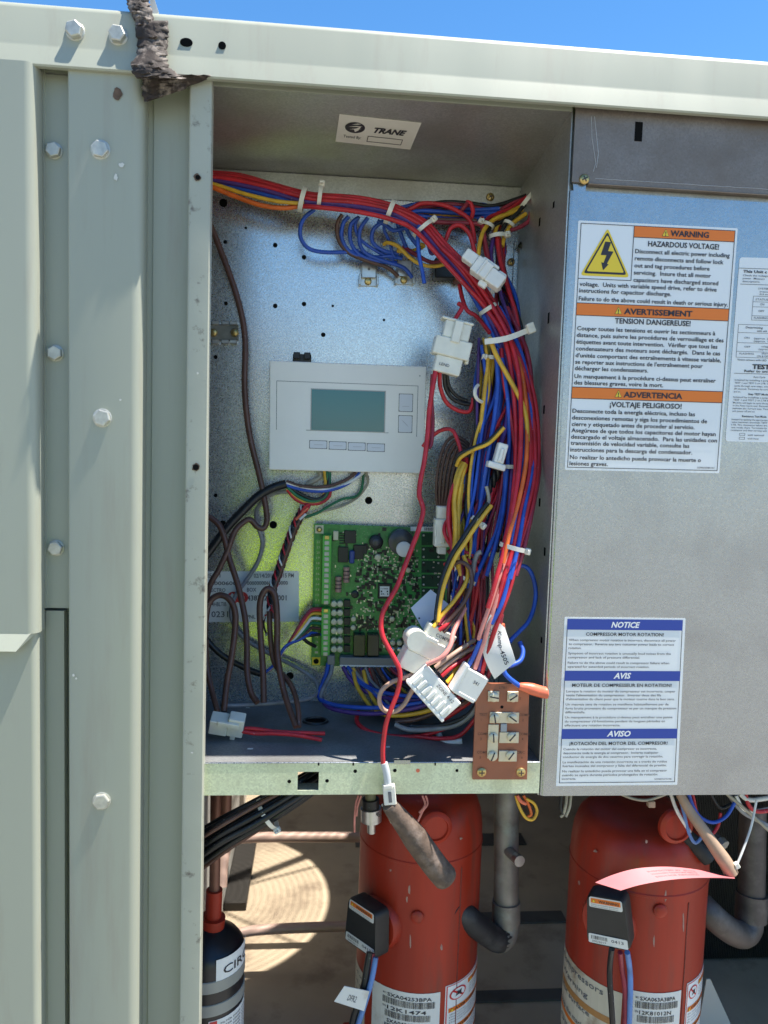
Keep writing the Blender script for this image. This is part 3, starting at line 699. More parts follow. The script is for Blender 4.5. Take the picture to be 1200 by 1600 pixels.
def tie(par, px, py, d, ang, half, r_d=None, width=6, head=None, m=None, name='cable_tie'):
    """cable tie: band across a bundle that runs at angle ang on the photo; half = half width across"""
    o, X, Y, Z, k = iframe(px, py, d, ang); b = MB(); r_d = r_d or half
    n = 24; t = 1.3; vs_ = []
    for i in range(n):
        a = 2*pi*i/n
        for rr, xx in ((0, -width/2), (0, width/2), (t, width/2), (t, -width/2)):
            vs_.append(o + (X*xx + Y*((half + rr)*cos(a)) + Z*((r_d + rr)*sin(a))) * k)
    b.add(vs_, [(i*4+j, i*4+(j+1) % 4, ((i+1) % n)*4+(j+1) % 4, ((i+1) % n)*4+j) for i in range(n) for j in range(4)])
    if head is not None:
        s = head if head in (-1, 1) else 1
        b.obox(o + (Y*(s*(half + 3)) + Z*(r_d*.35))*k, X*(width*.75*k), Y*(4.5*k), Z*(5*k), 1.2*k)
        b.obox(o + (Y*(s*(half + 2)) + Z*(r_d*.35 + 7))*k, X*(width*.42*k), Y*(1.2*k), Z*(5*k), .3*k)
    return b.build(name, m or TIE, par, 40)

# ---- main harness: from the left over the top and down the right side
mh = thing('wire_harness', 'thick tied harness of red, blue and purple wires crossing the box top', 'wire harness', P(322, 280, 230))
MAINP = [(300,279,235),(330,281,235),(372,286,235),(422,298,230),(473,312,222),(503,315,220),(560,320,215),(612,331,205),(648,347,198),(664,360,192),(690,390,182),(722,424,170),(752,466,156),(780,515,138),
         (803,565,118),(820,620,100),(828,680,82),(827,740,64),(816,795,42),(803,853,22),(788,905,8),(776,950,2)]
bundle(mh, ['red','purple','red','red','blue','red','purple','maroon','red','blue','black','red','purple','red'], MAINP, 15, 3.8, dk=.9, seed=3, swirl=.35, jit=1.2,
       hws=[15,15,16,15,14,14,14,14,14,14,14,15,16,18,19,18,17,17,17,15,13,12])
wire(mh, 'orange', 3.6, [(300,284,222),(330,292,220),(365,306),(405,320),(440,325),(470,322),(500,319),(525,318,222)])
wire(mh, 'red', 3.6, [(470,322,214),(500,324),(560,331),(612,343),(648,360),(690,405),(722,440),(760,483,138),(788,530,112),(800,590),(806,660,80),(806,720),(803,760,44),(797,810,28),(785,860,12)])
wire(mh, 'yellow', 3, [(300,282,224),(335,288),(380,302),(430,314),(475,318,212)])
wire(mh, 'orange', 3.6, [(798,530,128),(812,570,106),(819,610,88),(823,655,72),(822,720,52),(811,780,30),(797,830,12),(786,880,2)])
wire(mh, 'maroon', 3.8, [(792,480,160),(812,520,136),(826,562,118),(833,630,100),(840,690,82),(842,735,66),(833,790,44),(820,850,20),(806,900,6)])
wire(mh, 'blue', 3.8, [(780,480,156),(803,525,130),(819,570,112),(829,640,88),(834,700,74),(829,745,54),(818,800,32),(810,850,14),(797,905,0)])
wire(mh, 'red', 3.8, [(690,388,172),(735,430,152),(770,480,132),(800,540,106),(812,600,84),(814,680,62),(810,740,44),(800,800,22),(790,850,10),(775,905,-4),(762,950,-8)])
for x, y, d, a, h, w, hd in ((473,312,222,15,17,7,None),(500,309,218,8,16,6,-1),(609,331,205,22,17,7,None),(661,357,192,52,17,6,-1),(762,483,146,58,14,6,None),(801,855,20,105,20,7,-1)):
    tie(mh, x, y, d, a, h, None, w, hd)
# long tie that spans the harness to the wall
b = MB(); pp = spline([(757,534,95),(790,529,88),(820,518,92),(834,511,100)], 8)
b.add([q for x, y, d in pp for q in (P(x, y-4.5, d), P(x+.5, y+4.5, d), P(x+.5, y+4.5, d+3), P(x, y-4.5, d+3))], [(i*4+j, i*4+(j+1) % 4, (i+1)*4+(j+1) % 4, (i+1)*4+j) for i in range(len(pp)-1) for j in range(4)])
b.build('cable_tie', TIE, mh, 40)
q = LB(iframe(829, 513, 92, -20)); q.bx(-6, 6, -8, 8, -6, 7, 1.2); q.build('tie_head', TIE, mh, 30)

# ---- branch from the upper right grommet
ub = thing('wire_harness', 'tangled wire branch at the upper right corner of the box', 'wire harness', P(822, 308, 240))
G0 = (829, 303, 262)
for col, pts in (('black',[G0,(805,312),(770,322),(735,318),(695,316),(655,322,250)]),('maroon',[G0,(800,318),(775,330),(745,325),(700,319),(650,326,246)]),
    ('blue',[(615,328,250),(660,318,252),(700,322),(740,328),(780,326,250)]),('blue',[(615,338,244),(655,330,240),(690,331),(730,334),(775,333,248)]),('blue',[(610,345,242),(650,338,236),(690,342),(740,343),(790,330,250)]),
    ('red',[(605,340,244),(640,327,238),(660,318),(690,320),(715,330),(735,346),(742,380,215)]),('red',[(728,316,232),(735,318),(739,330),(736,342,226)]),('maroon',[(720,330,236),(727,322),(731,317,226)]),
    ('red',[(688,398,206),(694,382,206),(699,368,206),(705,356),(718,352),(731,362),(738,378),(742,400,200)]),('maroon',[(668,346,222),(700,348),(740,349),(756,352,222)]),('brown',[(668,343,226),(700,344),(745,345,226)]),
    ('yellow',[(816,328,240),(800,332),(772,343),(757,358),(750,378),(747,402,196)]),('yellow',[(822,334,236),(800,350),(789,368),(785,385,215)]),('yellow',[(814,323,246),(790,336),(776,355),(773,372,222)]),
    ('black',[(812,331,242),(786,345),(760,362),(750,385),(745,400,205)]),('black',[(820,320,238),(806,335),(790,350),(782,366,218)]),('red',[G0,(800,325),(768,338),(760,345,232)]),
    ('maroon',[(830,330,230),(826,345),(812,355),(797,360,225)]),('maroon',[(753,340,222),(757,372),(762,398),(766,425,186)]),('red',[(752,345,224),(756,368),(759,390,205),(761,400,200)]),
    ('red',[(777,370,216),(780,400),(788,430),(795,455),(806,490,150),(812,530),(815,560,118)]),('maroon',[(780,372,222),(784,405),(792,440),(800,470,160),(808,510),(812,545,124)]),('purple',[(771,372,220),(767,400),(775,430),(784,465),(795,500,150),(800,540,125)]),
    ('blue',[(790,432,190),(801,452),(808,475),(811,505,165),(812,530),(818,570),(824,605,130)]),('black',[(782,442,190),(798,462),(808,490),(816,520),(820,560),(823,600,132)]),('black',[(776,448,190),(790,475),(797,505),(805,545,130)]),
    ('brown',[(780,450,196),(783,480),(786,510,160)]),('yellow',[(752,440,180),(755,455),(757,468,165)]),('maroon',[(778,446,198),(775,480),(782,520,150),(788,560,130)]),
    ('red',[(718,445,188),(722,465),(730,485),(745,495,158),(765,520,130)])):
    wire(ub, col, 3.4, pts, 225)
for x, y, d, a, h, w, hd in ((762,352,218,115,9,5,1),(777,369,216,85,12,6,-1),(795,350,226,120,8,5,None),(823,312,240,40,13,6,-1),(766,458,170,60,9,6,-1)): tie(ub, x, y, d, a, h, None, w, hd)
cable('thick black cable running down the upper right corner of the box', 'black', 4.6, [(846,236,200),(844,262),(843,300),(839,335),(829,362),(812,387,285)], 230)

# ---- blue loops down to the spade terminals
bl = thing('wire_harness', 'loose blue and brown wires looping down to two spade terminals', 'wire harness', P(560, 330, 230))
for col, pts in (('blue',[(492,327,232),(478,338),(470,352),(470,372),(482,388),(505,394),(540,394),(560,392,262)]),('blue',[(545,338,240),(536,350),(534,372),(545,392),(565,403),(590,410,268)]),
    ('blue',[(560,340,242),(548,352),(548,378),(562,398),(590,408),(620,411,272)]),('blue',[(575,340,242),(563,358),(562,380),(572,396),(600,408),(630,418),(644,434,276)]),('blue',[(600,345,242),(584,358),(582,378),(600,392),(622,396,268)]),
    ('blue',[(620,345,240),(626,365),(634,385),(640,396,260)]),('blue',[(630,345,236),(640,368),(655,390),(640,400,262)]),('brown',[(535,335,240),(527,350),(529,375),(545,395),(575,408),(605,418),(622,432,276)]),
    ('yellow',[(600,382,258),(606,379),(622,385),(640,402),(658,413),(680,416),(705,410,210)]),('yellow',[(620,392,264),(645,392),(662,384),(650,381,258)]),('maroon',[(630,385,258),(650,398),(675,410),(700,407,214)]),
    ('blue',[(590,345,244),(603,352),(615,360),(632,356,240)]),('blue',[(655,352,180),(653,375),(655,400),(660,425),(663,443,176)]),('purple',[(668,372,215),(672,392),(676,396),(682,388),(684,372,205)]),
    ('blue',[(560,395,266),(585,402),(610,400),(628,404,270)])):
    wire(bl, col, 3.1, pts, 245)
for px, py in ((576, 426), (632, 424)):
    t = thing('spade_terminal', 'bare spade terminal with a brass screw, %s' % ('left of the pair under the blue loops' if px < 600 else 'right of the pair, with blue wires pushed on'), 'terminal', P(px, py, 296), 'spade terminals under the blue loops')
    q = LB(iframe(px, py, 296, 1)); q.bx(-13, 13, -14, 20, -3, 0, .4); q.bx(-11, 11, -15, 9, 0, 7, .8); q.bx(-15, -12, 4, 20, 0, 10, .5); q.bx(12, 15, 4, 20, 0, 10, .5); q.build('terminal_plate', STEEL, t, 30)
    q = LB(iframe(px, py - 2, 296, 1)); q.cyl(0, -2, 7, 2, .5); q.build('hole', INKG, t)
    q = LB(iframe(px - 1, py + 14, 296, 1)); q.cyl(0, 0, 0, 5.5, 5, 14, dome=2.5); q.build('screw', BRASS, t, 30)
bk = thing('relay', 'small black relay half hidden behind the harness near the spade terminals', 'relay', P(692, 428, 290))
q = LB(iframe(692, 425, 298, 1)); q.bx(-16, 16, -16, 14, 0, 26, 1.5); q.build('relay_body', WC['black'], bk, 30)
q = LB(iframe(712, 430, 298, 1)); q.bx(-4, 8, -20, 14, 0, 24, 1); q.build('relay_socket', mat('red_brown_plastic', (.22, .07, .05), .5), bk, 30)

# ---- centre drop: yellow, black, maroon, blue strands between the box and the circuit board
cd = thing('wire_harness', 'loose drop of yellow, black, maroon and blue wires right of the white control', 'wire harness', P(770, 540, 120))
for col, r, pts in (('yellow',3.8,[(765,528,104),(776,556),(796,592),(812,622),(822,652,72),(824,690,62)]),('yellow',3.6,[(766,562,128),(762,590),(757,620),(752,655,120),(748,690,125)]),('yellow',3.6,[(771,562,130),(766,600),(759,640),(754,668,122)]),
    ('brown',3,[(774,562,136),(768,610),(760,650),(752,690,135)]),('maroon',3.6,[(780,560,132),(776,620),(769,660),(760,690),(756,730,112)]),('blue',3.8,[(781,540,124),(784,590),(780,640),(768,690),(760,725),(757,760,106)]),('blue',3.8,[(786,560,128),(789,620),(782,670),(770,700,118),(762,760)]),
    ('purple',4,[(792,570,118),(795,620),(791,665),(783,692),(779,706,82)]),('maroon',3.6,[(790,540,130),(800,600),(806,660),(808,710,110)]),('purple',3.8,[(797,640,104),(801,690),(806,740),(800,800,80)]),('black',3.6,[(797,560,140),(808,620),(812,690),(809,770,92)]),
    ('red',3.6,[(750,640,130),(748,670),(752,700),(758,730),(756,770,110)]),('black',4.6,[(743,617,132),(745,650),(743,700),(738,735),(732,765),(729,800),(738,840),(750,872,70)]),('black',4.6,[(750,625,138),(749,670),(747,720),(741,760),(737,800),(744,845),(755,880,72)]),
    ('maroon',4.2,[(749,690,124),(757,715),(758,745),(752,775),(741,800),(736,830),(745,870,70)]),('maroon',3.8,[(744,702,128),(752,735),(750,765),(738,800),(732,840,92)]),('purple',3.6,[(742,730,130),(745,760),(738,790),(742,830,96)]),
    ('red',3.6,[(729,716,112),(727,735),(711,755),(702,785),(701,820),(706,850),(707,890,62)]),('red',3.4,[(734,722,118),(720,750),(706,790),(704,830),(709,870),(722,900,58)]),
    ('yellow',3.6,[(726,724,102),(717,745),(710,780),(712,815),(713,860),(720,900,48)]),('yellow',3.6,[(728,726,106),(721,750),(716,785),(716,820),(715,855),(716,890,50)]),('yellow',3.4,[(722,722,108),(712,750),(709,790),(711,830),(709,862,60)]),('yellow',3,[(727,770,116),(723,800),(726,840),(730,870,66)]),
    ('red',3.2,[(738,775,106),(720,795),(700,812),(694,828),(700,845),(712,858),(735,866),(748,880,60)]),('red',3.2,[(661,698,150),(672,684),(690,672),(706,672),(715,688),(722,712),(730,730,112)]),
    ('black',3.6,[(786,666,76),(762,690),(735,702),(716,712),(712,728,110)]),('yellow',3,[(788,668,72),(765,692),(740,703),(720,715),(713,728,106)]),
    ('blue',3.8,[(790,733,88),(788,775),(777,825),(762,862),(748,892),(740,915,50)]),('maroon',3.6,[(797,735,90),(792,785),(782,830),(768,870),(754,905,50)]),('blue',3.4,[(764,735,118),(755,780),(744,830),(728,870),(710,900,80)]),
    ('black',3.8,[(762,786,58),(742,812),(722,842),(703,872),(689,912),(683,948),(681,970,10)]),('yellow',3.6,[(768,790,54),(748,816),(728,846),(709,876),(694,914),(687,948),(684,972,8)]),('olive',3,[(760,760,70),(764,780),(760,795,62)]),
    ('maroon',4.2,[(748,868,66),(752,910),(748,960),(740,1000),(722,1040,70)]),('black',4.4,[(740,860,78),(744,910),(741,960),(733,1010),(715,1060,80)]),('black',4.6,[(752,872,80),(758,915),(754,965),(745,1020,70)]),('brown',4,[(734,868,72),(738,905),(733,950),(724,990),(705,1030,50)]),
    ('grey',4,[(738,905,58),(741,880),(746,866),(752,862,52)]),('red',3.4,[(722,872,64),(735,878),(746,895),(744,930),(735,970,50)]),('blue',3,[(695,910,110),(708,930),(722,950),(730,975,90)]),('purple',3.4,[(727,920,80),(735,950),(736,990,70)]),
    ('yellow',3.4,[(724,868,52),(731,890),(728,910),(712,936),(690,962),(677,980,6)]),('maroon',3.4,[(716,868,60),(722,900),(714,930),(700,952),(684,976,10)]),('maroon',3.2,[(728,888,66),(722,925),(706,955),(690,978,12)]),
    ('brown',3.6,[(686,985,10),(708,962),(727,938),(737,912),(734,888),(718,878),(703,888),(700,905,50)]),('brown',3.4,[(692,988,10),(712,965),(724,945),(730,920,44)]),('yellow',3,[(726,948,60),(734,965),(741,985),(736,1005),(725,1020,50)]),
    ('maroon',3.6,[(752,690,120),(744,740),(728,770),(716,800),(708,850,88)]),('black',3.2,[(712,840,110),(722,870),(712,900),(700,930,86)]),('maroon',3.4,[(700,860,112),(715,880),(724,915),(730,955,70)]),('red',3.2,[(695,880,118),(706,900),(716,925,90),(722,945)]),
    ('black',3.8,[(757,770,110),(750,800),(752,835),(760,870,92),(760,905)])):
    wire(cd, col, r, pts, 110)
rnd = random.Random(5)
for k in range(5):
    wire(cd, 'brown', 2.7, [(734+rnd.uniform(-3,3),696+k*5,150-k*5),(714+k,682+k*6),(698+k*4,690+k*7),(688+k*6,715+k*2),(683+k*6,745),(682+k*5,775),(686+k*2.4,795,160-k*3)])
for x, y, d, a, h, w, hd in ((767,559,126,95,8,6,1),(745,814,58,130,9,7,-1),(796,729,86,92,10,6,None),(731,906,52,118,12,6,None)): tie(cd, x, y, d, a, h, None, w, hd)
b = MB(); b.tube([P(*q) for q in spline([(747,602,108),(743,607,98),(742,616,96),(746,624,98),(753,628,106)], 5)], 3*S(100), 6); b.build('clip', TIE, cd, 40)
# twisted black leads
def twisted(par, pts, r, n, amp, turns, cols, d, name='wire'):
    p = spline(dd(pts, d), 14); m = len(p)
    for k in range(n):
        w = []
        for i, (x, y, z) in enumerate(p):
            x0, y0 = p[max(i-1, 0)][:2]; x1, y1 = p[min(i+1, m-1)][:2]; l = math.hypot(x1-x0, y1-y0) or 1
            a = 2*pi*(turns*i/m + k/n); w.append((x - (y1-y0)/l*amp*sin(a), y + (x1-x0)/l*amp*sin(a), z + amp*cos(a)))
        wire_mb(w, r, k=2).build(name, WC[cols[k % len(cols)]], par, 60)
tb = thing('twisted_cable', 'black twisted leads hanging below the small white plug at the right', 'cable', P(778, 735, 90))
twisted(tb, [(780,732,96),(768,757),(756,782),(752,800,104)], 3.2, 3, 4, 2.2, ['black'], 96)
twisted(tb, [(797,742,104),(796,785),(786,825),(774,860,96)], 3, 3, 4, 3.5, ['black'], 96)

for col, r, pts in (('blue',3.8,[(700,395,190),(735,432,170),(765,475,150),(792,520,128),(810,570,110),(819,630,90),(822,690,72),(815,750,50),(806,800,30),(798,850,16)]),('purple',3.8,[(695,400,186),(730,440,166),(757,485,146),(780,530,126),(797,590,108),(812,650,92),(818,720,66),(810,790,40),(800,850,18)]),
    ('blue',3.8,[(776,545,114),(778,600,104),(773,650,98),(765,700,92),(755,760,90),(746,820,80),(735,870,66)]),('blue',3.6,[(784,560,112),(793,620,98),(796,680,92),(792,740,84),(786,800,70),(775,850,56),(760,900,50)]),('purple',3.6,[(788,545,118),(798,600,106),(803,670,98),(799,750,82),(793,820,64),(783,870,44)]),
    ('yellow',3.4,[(763,560,120),(758,605,112),(753,650,108),(750,700,112)]),('blue',3.4,[(762,690,108),(755,735,104),(748,790,92),(740,840,80)]),('red',3.6,[(783,545,116),(788,600,104),(800,660,92),(806,730,76),(801,800,54),(791,850,36)]),('purple',3.4,[(745,740,116),(752,775,108),(756,820,90),(752,870,72)]),
    ('blue',3.4,[(708,900,96),(722,930,80),(740,955,66),(752,985,60),(745,1030,60)]),('yellow',3.4,[(722,756,100),(719,790,98),(720,830,90),(722,870,70)])):
    wire(cd, col, r, pts, 110)

# thin strands that fill the drop between the plugs
rs = random.Random(21)
pal = ['blue','purple','red','yellow','black','maroon','blue','brown','purple','maroon','red','grey','blue','yellow']
for i in range(44):
    x0 = rs.uniform(748, 806); x1 = x0 + rs.uniform(-10, 12); x2 = 752 + (x0 - 776)*.7 + rs.uniform(-14, 12); x3 = 738 + (x0 - 776)*.55 + rs.uniform(-16, 18); x4 = x3 + rs.uniform(-14, 10) - 4
    z0 = rs.uniform(112, 165)
    wire(cd, pal[i % len(pal)], rs.uniform(2.2, 3.0), [(x0, 535 + rs.uniform(-8, 20), z0 + 10), (x1, 610, z0), (x2 + 10, 690, z0 - 10), (x2, 770, z0 - 25), (x3, 850, z0 - 45), (x4, 930, z0 - 62), (x4 + rs.uniform(-12, 8), 1005 + rs.uniform(-15, 30), z0 - 70)], 110)
for i in range(20):
    y0 = rs.uniform(322, 346); x0 = rs.uniform(625, 690)
    wire(ub, pal[(i*3) % len(pal)], rs.uniform(2.2, 2.9), [(x0, y0, 262), (720, y0 + rs.uniform(-6, 4), 262), (765, y0 + rs.uniform(-4, 14), 258), (780 + rs.uniform(-8, 10), 380 + rs.uniform(-8, 8), 240), (782 + rs.uniform(-8, 14), 440, 205), (795 + rs.uniform(-14, 14), 500, 165), (796 + rs.uniform(-16, 18), 560, 135)], 200)
for i in range(14):
    x0 = rs.uniform(470, 600)
    if i in (1, 4): wire(bl, 'blue' if i % 3 else 'purple', 2.6, [(545 + i*16, 338, 246), (540 + i*15, 352 + i, 252), (548 + i*15, 376 + rs.uniform(-6, 8), 258), (580 + i*9, 396 + rs.uniform(-5, 8), 266), (612 + i*4, 405 + rs.uniform(-5, 10), 274)], 250)
# ================================================================== PLUGS, CONTROL, BOARD, CABLES
def plug(label, fr, boxes, m=NYLON, name='plug_connector', text=None, cyls=(), slots=()):
    t = thing(name, label, 'connector', fr[0], None)
    for i, (nm, *bx) in enumerate(boxes):
        q = LB(fr); 
        for b in ([bx] if not isinstance(bx[0], tuple) else bx): q.bx(*b, 1.4)
        q.build(nm, m, t, 30)
    for (x, y, z, r, h, ax) in cyls:
        q = LB(fr); q.cyl(x, y, z, r, h, 20, ax); q.build('boss', m, t, 30)
    for s_ in slots:
        q = LB(fr); q.bx(*s_, .2); q.build('slot', INKG, t)
    if text:
        s, u0, v, cap, u1, z = text
        sh = Sheet(LB(fr).fn(z), t); sh.text(INKG, s, u0, v, cap, u1, .5, .01); sh.build()
    return t
plug('white plug joint lying across the upper right harness', iframe(752, 422, 112, 38, 12), [('plug_body', -14, 14, -14, 12, -12, 12), ('plug_head', -36, -14, -14, 4, -9, 9), ('plug_tail', 14, 40, -11, 12, -11, 11), ('latch', -8, 22, -18, -13, 0, 8), ('latch', 24, 38, -15, -10, -4, 6), ('rib', -2, 2, -14, 13, 12, 14), ('tab', 8, 22, 12, 21, -5, 4)], NYLONW)
plug('translucent plug joint right of the white control, hanging upright', iframe(705, 545, 110, 14), [('flange', -27, 24, -44, -40, -13, 13), ('plug_body', -20, 22, -40, -14, -13, 12), ('plug_collar', -29, 29, -14, 14, -15, 14), ('plug_tail', -21, 21, 14, 40, -12, 11), ('latch', -6, 8, -42, -8, 12, 17), ('tab', 25, 31, 8, 18, -5, 5)], NYLON, text=('LEND', -14, 30, 4.5, 2, 11.4))
plug('slim white plug on the brown wire coil above the circuit board', iframe(690, 826, 110, 2), [('plug_head', -9, 10, -36, -16, -9, 9), ('plug_body', -12, 12, -16, 28, -11, 11), ('plug_tail', -6, 8, 28, 40, -8, 8), ('latch', -3, 4, -10, 22, 11, 14), ('rib', -13, -9, -8, 12, -4, 12)], NYLON)
plug('small white two way plug hanging in the right wire drop', iframe(780, 714, 70, 16), [('plug_body', -8, 8, -22, 10, -8, 8), ('plug_base', -16, 13, 10, 20, -10, 10), ('latch', -3, 3, -14, 8, 8, 11)], NYLONW)
# big translucent joint and the sunlit white plugs in front of the board
plug('large translucent plug body with a marked top, in front of the circuit board', iframe(665, 1010, 18, 28, -8), [('plug_top', -14, 36, -38, -14, -11, 10), ('plug_body', -30, 34, -16, 14, -14, 14), ('plug_tail', -30, 14, 14, 46, -13, 13), ('latch', -12, 10, -20, -12, 8, 16)], NYLON, cyls=((-22, -4, -15, 17, 30, 'Z'),), text=('COMPR', 2, -24, 6, 28, 10.6))
bxs = [('plug_body', -40, 42, -19, 22, -10, 8)] + [('rib', -36 + k*11, -30 + k*11, -2, 18, 8, 11) for k in range(7)]
plug('sunlit ribbed white plug hanging lowest in front of the circuit board', iframe(679, 1079, -6, 48, 6), bxs + [('plug_edge', -42, 44, 19, 25, -11, 10)], NYLONW, text=('ZONE 4-12', -6, -8, 5.5, 32, 8.6), slots=[(-34 + k*11, -30 + k*11, 2, 17, 8.5, 9.2) for k in range(7)])
plug('sunlit square white plug beside the terminal board', iframe(735, 1066, -6, 31, -8), [('plug_body', -22, 22, -20, 24, -9, 8), ('plug_edge', -25, -19, -24, 26, -11, 10), ('rib', -20, 20, 20, 27, -10, 9)], NYLONW, text=('S41', 0, -2, 6, 10, 8.4))
q = LB(iframe(706, 985, 62, 20)); 
# coloured wires at those plugs
pw = thing('wire_harness', 'pink, tan and red wires feeding the sunlit white plugs', 'wire harness', P(700, 1030, 20))
for col, r, pts in (('pink',3.8,[(727,950,34),(716,972,18),(708,990,4),(703,1010,-8),(690,1027,-14),(667,1038,-8)]),('tan',3.6,[(742,1000,30),(720,1014,14),(697,1030,2),(680,1043,-2)]),('tan',3.6,[(744,1010,34),(722,1022,18),(700,1037,6),(686,1050,0)]),
    ('red',3.6,[(746,1016,36),(725,1030,20),(704,1044,6),(690,1056,0)]),('yellow',3.4,[(730,1020,40),(716,1040,22),(706,1056,8),(698,1066,2)]),('black',3.8,[(735,1015,38),(722,1042,20),(710,1062,8),(702,1072,2)]),
    ('pink',3.6,[(752,1020,38),(728,1046,16),(708,1066,2),(702,1074,0)]),('pink',3.6,[(754,1032,36),(735,1055,20),(716,1074,6),(706,1082,0)]),('maroon',3.4,[(757,1040,40),(740,1065,24),(722,1084,8),(710,1092,2)]),('brown',3.6,[(760,1050,44),(745,1078,28),(728,1096,12),(716,1102,4)]),
    ('tan',3.8,[(652,1050,16),(634,1058,10),(612,1066,6),(596,1080,4),(593,1097,4),(601,1110,4),(616,1112,4),(630,1102,4),(640,1086,6),(648,1072,8)]),('red',3.6,[(686,985,8),(698,975,12),(712,955,30)])):
    wire(pw, col, r, pts, 10)
# tail of the main harness into the square plug, sunlit
ht = thing('wire_harness', 'sunlit red, blue and pink wire ends dropping behind the paper flag', 'wire harness', P(780, 930, 0))
for col, pts in (('pink',[(800,860,16),(786,905,2),(772,950,-6),(757,1000,-8),(742,1045,-4)]),('blue',[(806,862,14),(796,900,2),(783,945,-6),(768,975,-8)]),('blue',[(752,998,-6),(746,1012,-6),(739,1028,-4),(730,1044,-2)]),('red',[(810,866,16),(798,915,2),(782,960,-4),(768,1000,-4),(756,1040,2),(752,1056,4)]),
    ('purple',[(790,870,20),(780,910,8),(768,955,2),(756,1000,2),(748,1048,4)]),('pink',[(796,864,14),(779,905,2),(766,945,-4),(752,985,-6),(748,1000,-6)]),('maroon',[(784,960,4),(776,1000,4),(765,1050,10),(758,1062,12)]),('blue',[(788,900,6),(774,965,2),(762,1015,4),(752,1054,8)]),('coral',[(785,975,2),(786,995,6),(780,1040,8)])):
    wire(ht, col, 3.8, pts, 0)
# paper flag: curled
fl = MB(); NU, NV = 8, 10
def flagp(u, v):
    x = (766 + (789-766)*u)*(1-v) + (773 + (806-773)*u)*v; y = (960 + (981-960)*u)*(1-v) + (1061 + (1034-1061)*u)*v
    x += -18*sin(pi*v)*(1-u)*.9; return P(x, y, -12 + 10*sin(3*v + 2*u) - 6*u*v)
fl.add([flagp(i/NU, j/NV) for j in range(NV+1) for i in range(NU+1)], [(j*(NU+1)+i, j*(NU+1)+i+1, (j+1)*(NU+1)+i+1, (j+1)*(NU+1)+i) for j in range(NV) for i in range(NU)])
flag = thing('paper_flag', 'curled cream paper flag with handwriting on the sunlit wires', 'tag', flagp(.5, .5))
fl.build('flag_sheet', PAPERW, flag, 60, .0006)
fsh = Sheet(lambda u, v, e: flagp(1 - v/100, u/100) + FRONT*((e+.6)*U), flag); fsh.text(INK, 'Komp-4505', 18, 42, 16, 92, .5, .01); fsh.text(INKG, 'Circuit', 10, 78, 12, 50, .5); fsh.build()

# thermostat style control
th = thing('zone_control', 'white wall style control with a teal screen and outlined buttons', 'controller', P(540, 652, 262))
q4 = lambda d: [P(x, y, d) for x, y in ((421, 563), (666.5, 572.5), (661.5, 740), (420, 734))]
q = MB(); A = q4(252); n0 = FRONT
TH = Sheet(quadfn(*A, 1000, 700), th)
b = MB(); b.quad3(A[0], A[1], A[2], A[3], FRONT, 40*U); b.build('casing', THERMO, th, bevel=.0012)
def grooves(sh, u0, v0, u1, v1, t=3.5): sh.frame('groove', INKG, u0, v0, u1, v1, t, .35)
TH.rect('cover_seam', INKG, 45, 130, 48, 440, .35); TH.rect('cover_seam', INKG, 45, 127, 950, 130, .35); TH.rect('cover_seam', INKG, 947, 130, 950, 460, .35)
GLASS = mat('teal_lcd_screen', (.02, .17, .20), .10, 0, spec=.6)
TH.rect('screen_bezel', mat('grey_bezel', (.42, .42, .40), .4), 262, 168, 742, 440, .4)
TH.base('screen', GLASS, 735, 435, .45, .8, 0, 268, 174); 
TH.rect('seam', INKG, 235, 436, 262, 439, .35); TH.rect('seam', INKG, 742, 438, 765, 441, .35)
BTN = mat('button_plastic', (.72, .74, .78), .45)
def button(u0, v0, u1, v1, k):
    TH.rect('button_outline#%d' % k, INKG, u0-3.5, v0-3.5, u1+3.5, v1+3.5, .35); TH.base('button#%d' % k, BTN, u1, v1, .3, .9, 8, u0, v0)
for k, (u0, v0, u1, v1) in enumerate(((830, 185, 915, 295), (830, 325, 915, 432), (260, 505, 368, 552), (385, 508, 492, 555), (508, 511, 615, 558), (630, 514, 740, 561))): button(u0, v0, u1, v1, k)
LEG = mat('pale_legend_ink', (.5, .5, .52), .5)
TH.rect('button_legend', LEG, 850, 262, 895, 265, 1.1); TH.poly('button_legend', LEG, [(845, 350), (862, 362), (885, 385), (895, 400), (880, 385), (860, 366)], 1.1)
for k, u in enumerate((275, 400, 524, 646)): TH.rect('button_legend#%d' % k, LEG, u + 12, 528 + k*3, u + 70, 531 + k*3, 1.1)
TH.rect('cover_seam#2', INKG, 955, 60, 962, 66, .35)
TH.build()
q = LB(iframe(472, 560, 262, 2)); q.bx(-14, 14, -6, 8, -10, 6, 1); q.build('rear_clip', WC['black'], th, 30)
for x in (-8, 8):
    q = LB(iframe(472, 560, 262, 2)); q.bx(x-5, x+5, -8, 2, 5, 12, 1); q.build('rear_clip', WC['black'], th, 30)
# screw block on the left
sb = thing('terminal_block', 'dull metal terminal block with two brass screws at the left of the box back', 'terminal block', P(352, 520, 296))
q = LB(iframe(352, 520, 297, 1)); q.bx(-22, 20, -12, 12, -2, 4, 1); q.build('block_body', mat('aged_block', (.20, .20, .17), .5, .4, .2, 100), sb, 30)
for x in (-14, 1, 14):
    q = LB(iframe(352 + x, 520, 297, 1)); q.bx(-6, 5, -17, -11, -2, 7, 1); q.bx(-6, 5, 11, 17, -2, 7, 1); q.build('clamp_lug', STEEL, sb, 30)
for x in (334, 367):
    q = LB(iframe(x, 520, 293, 1)); q.cyl(0, 0, 0, 6, 5, 16, dome=2.5); s = q.build('screw', BRASS, sb, 30)
    q = LB(iframe(x, 520, 288, 1)); q.bx(-4, 4, -.8, .8, -.5, .4, 0); q.bx(-.8, .8, -4, -.9, -.5, .4, 0); q.bx(-.8, .8, .9, 4, -.5, .4, 0); q.build('screw_slot', INK, sb)

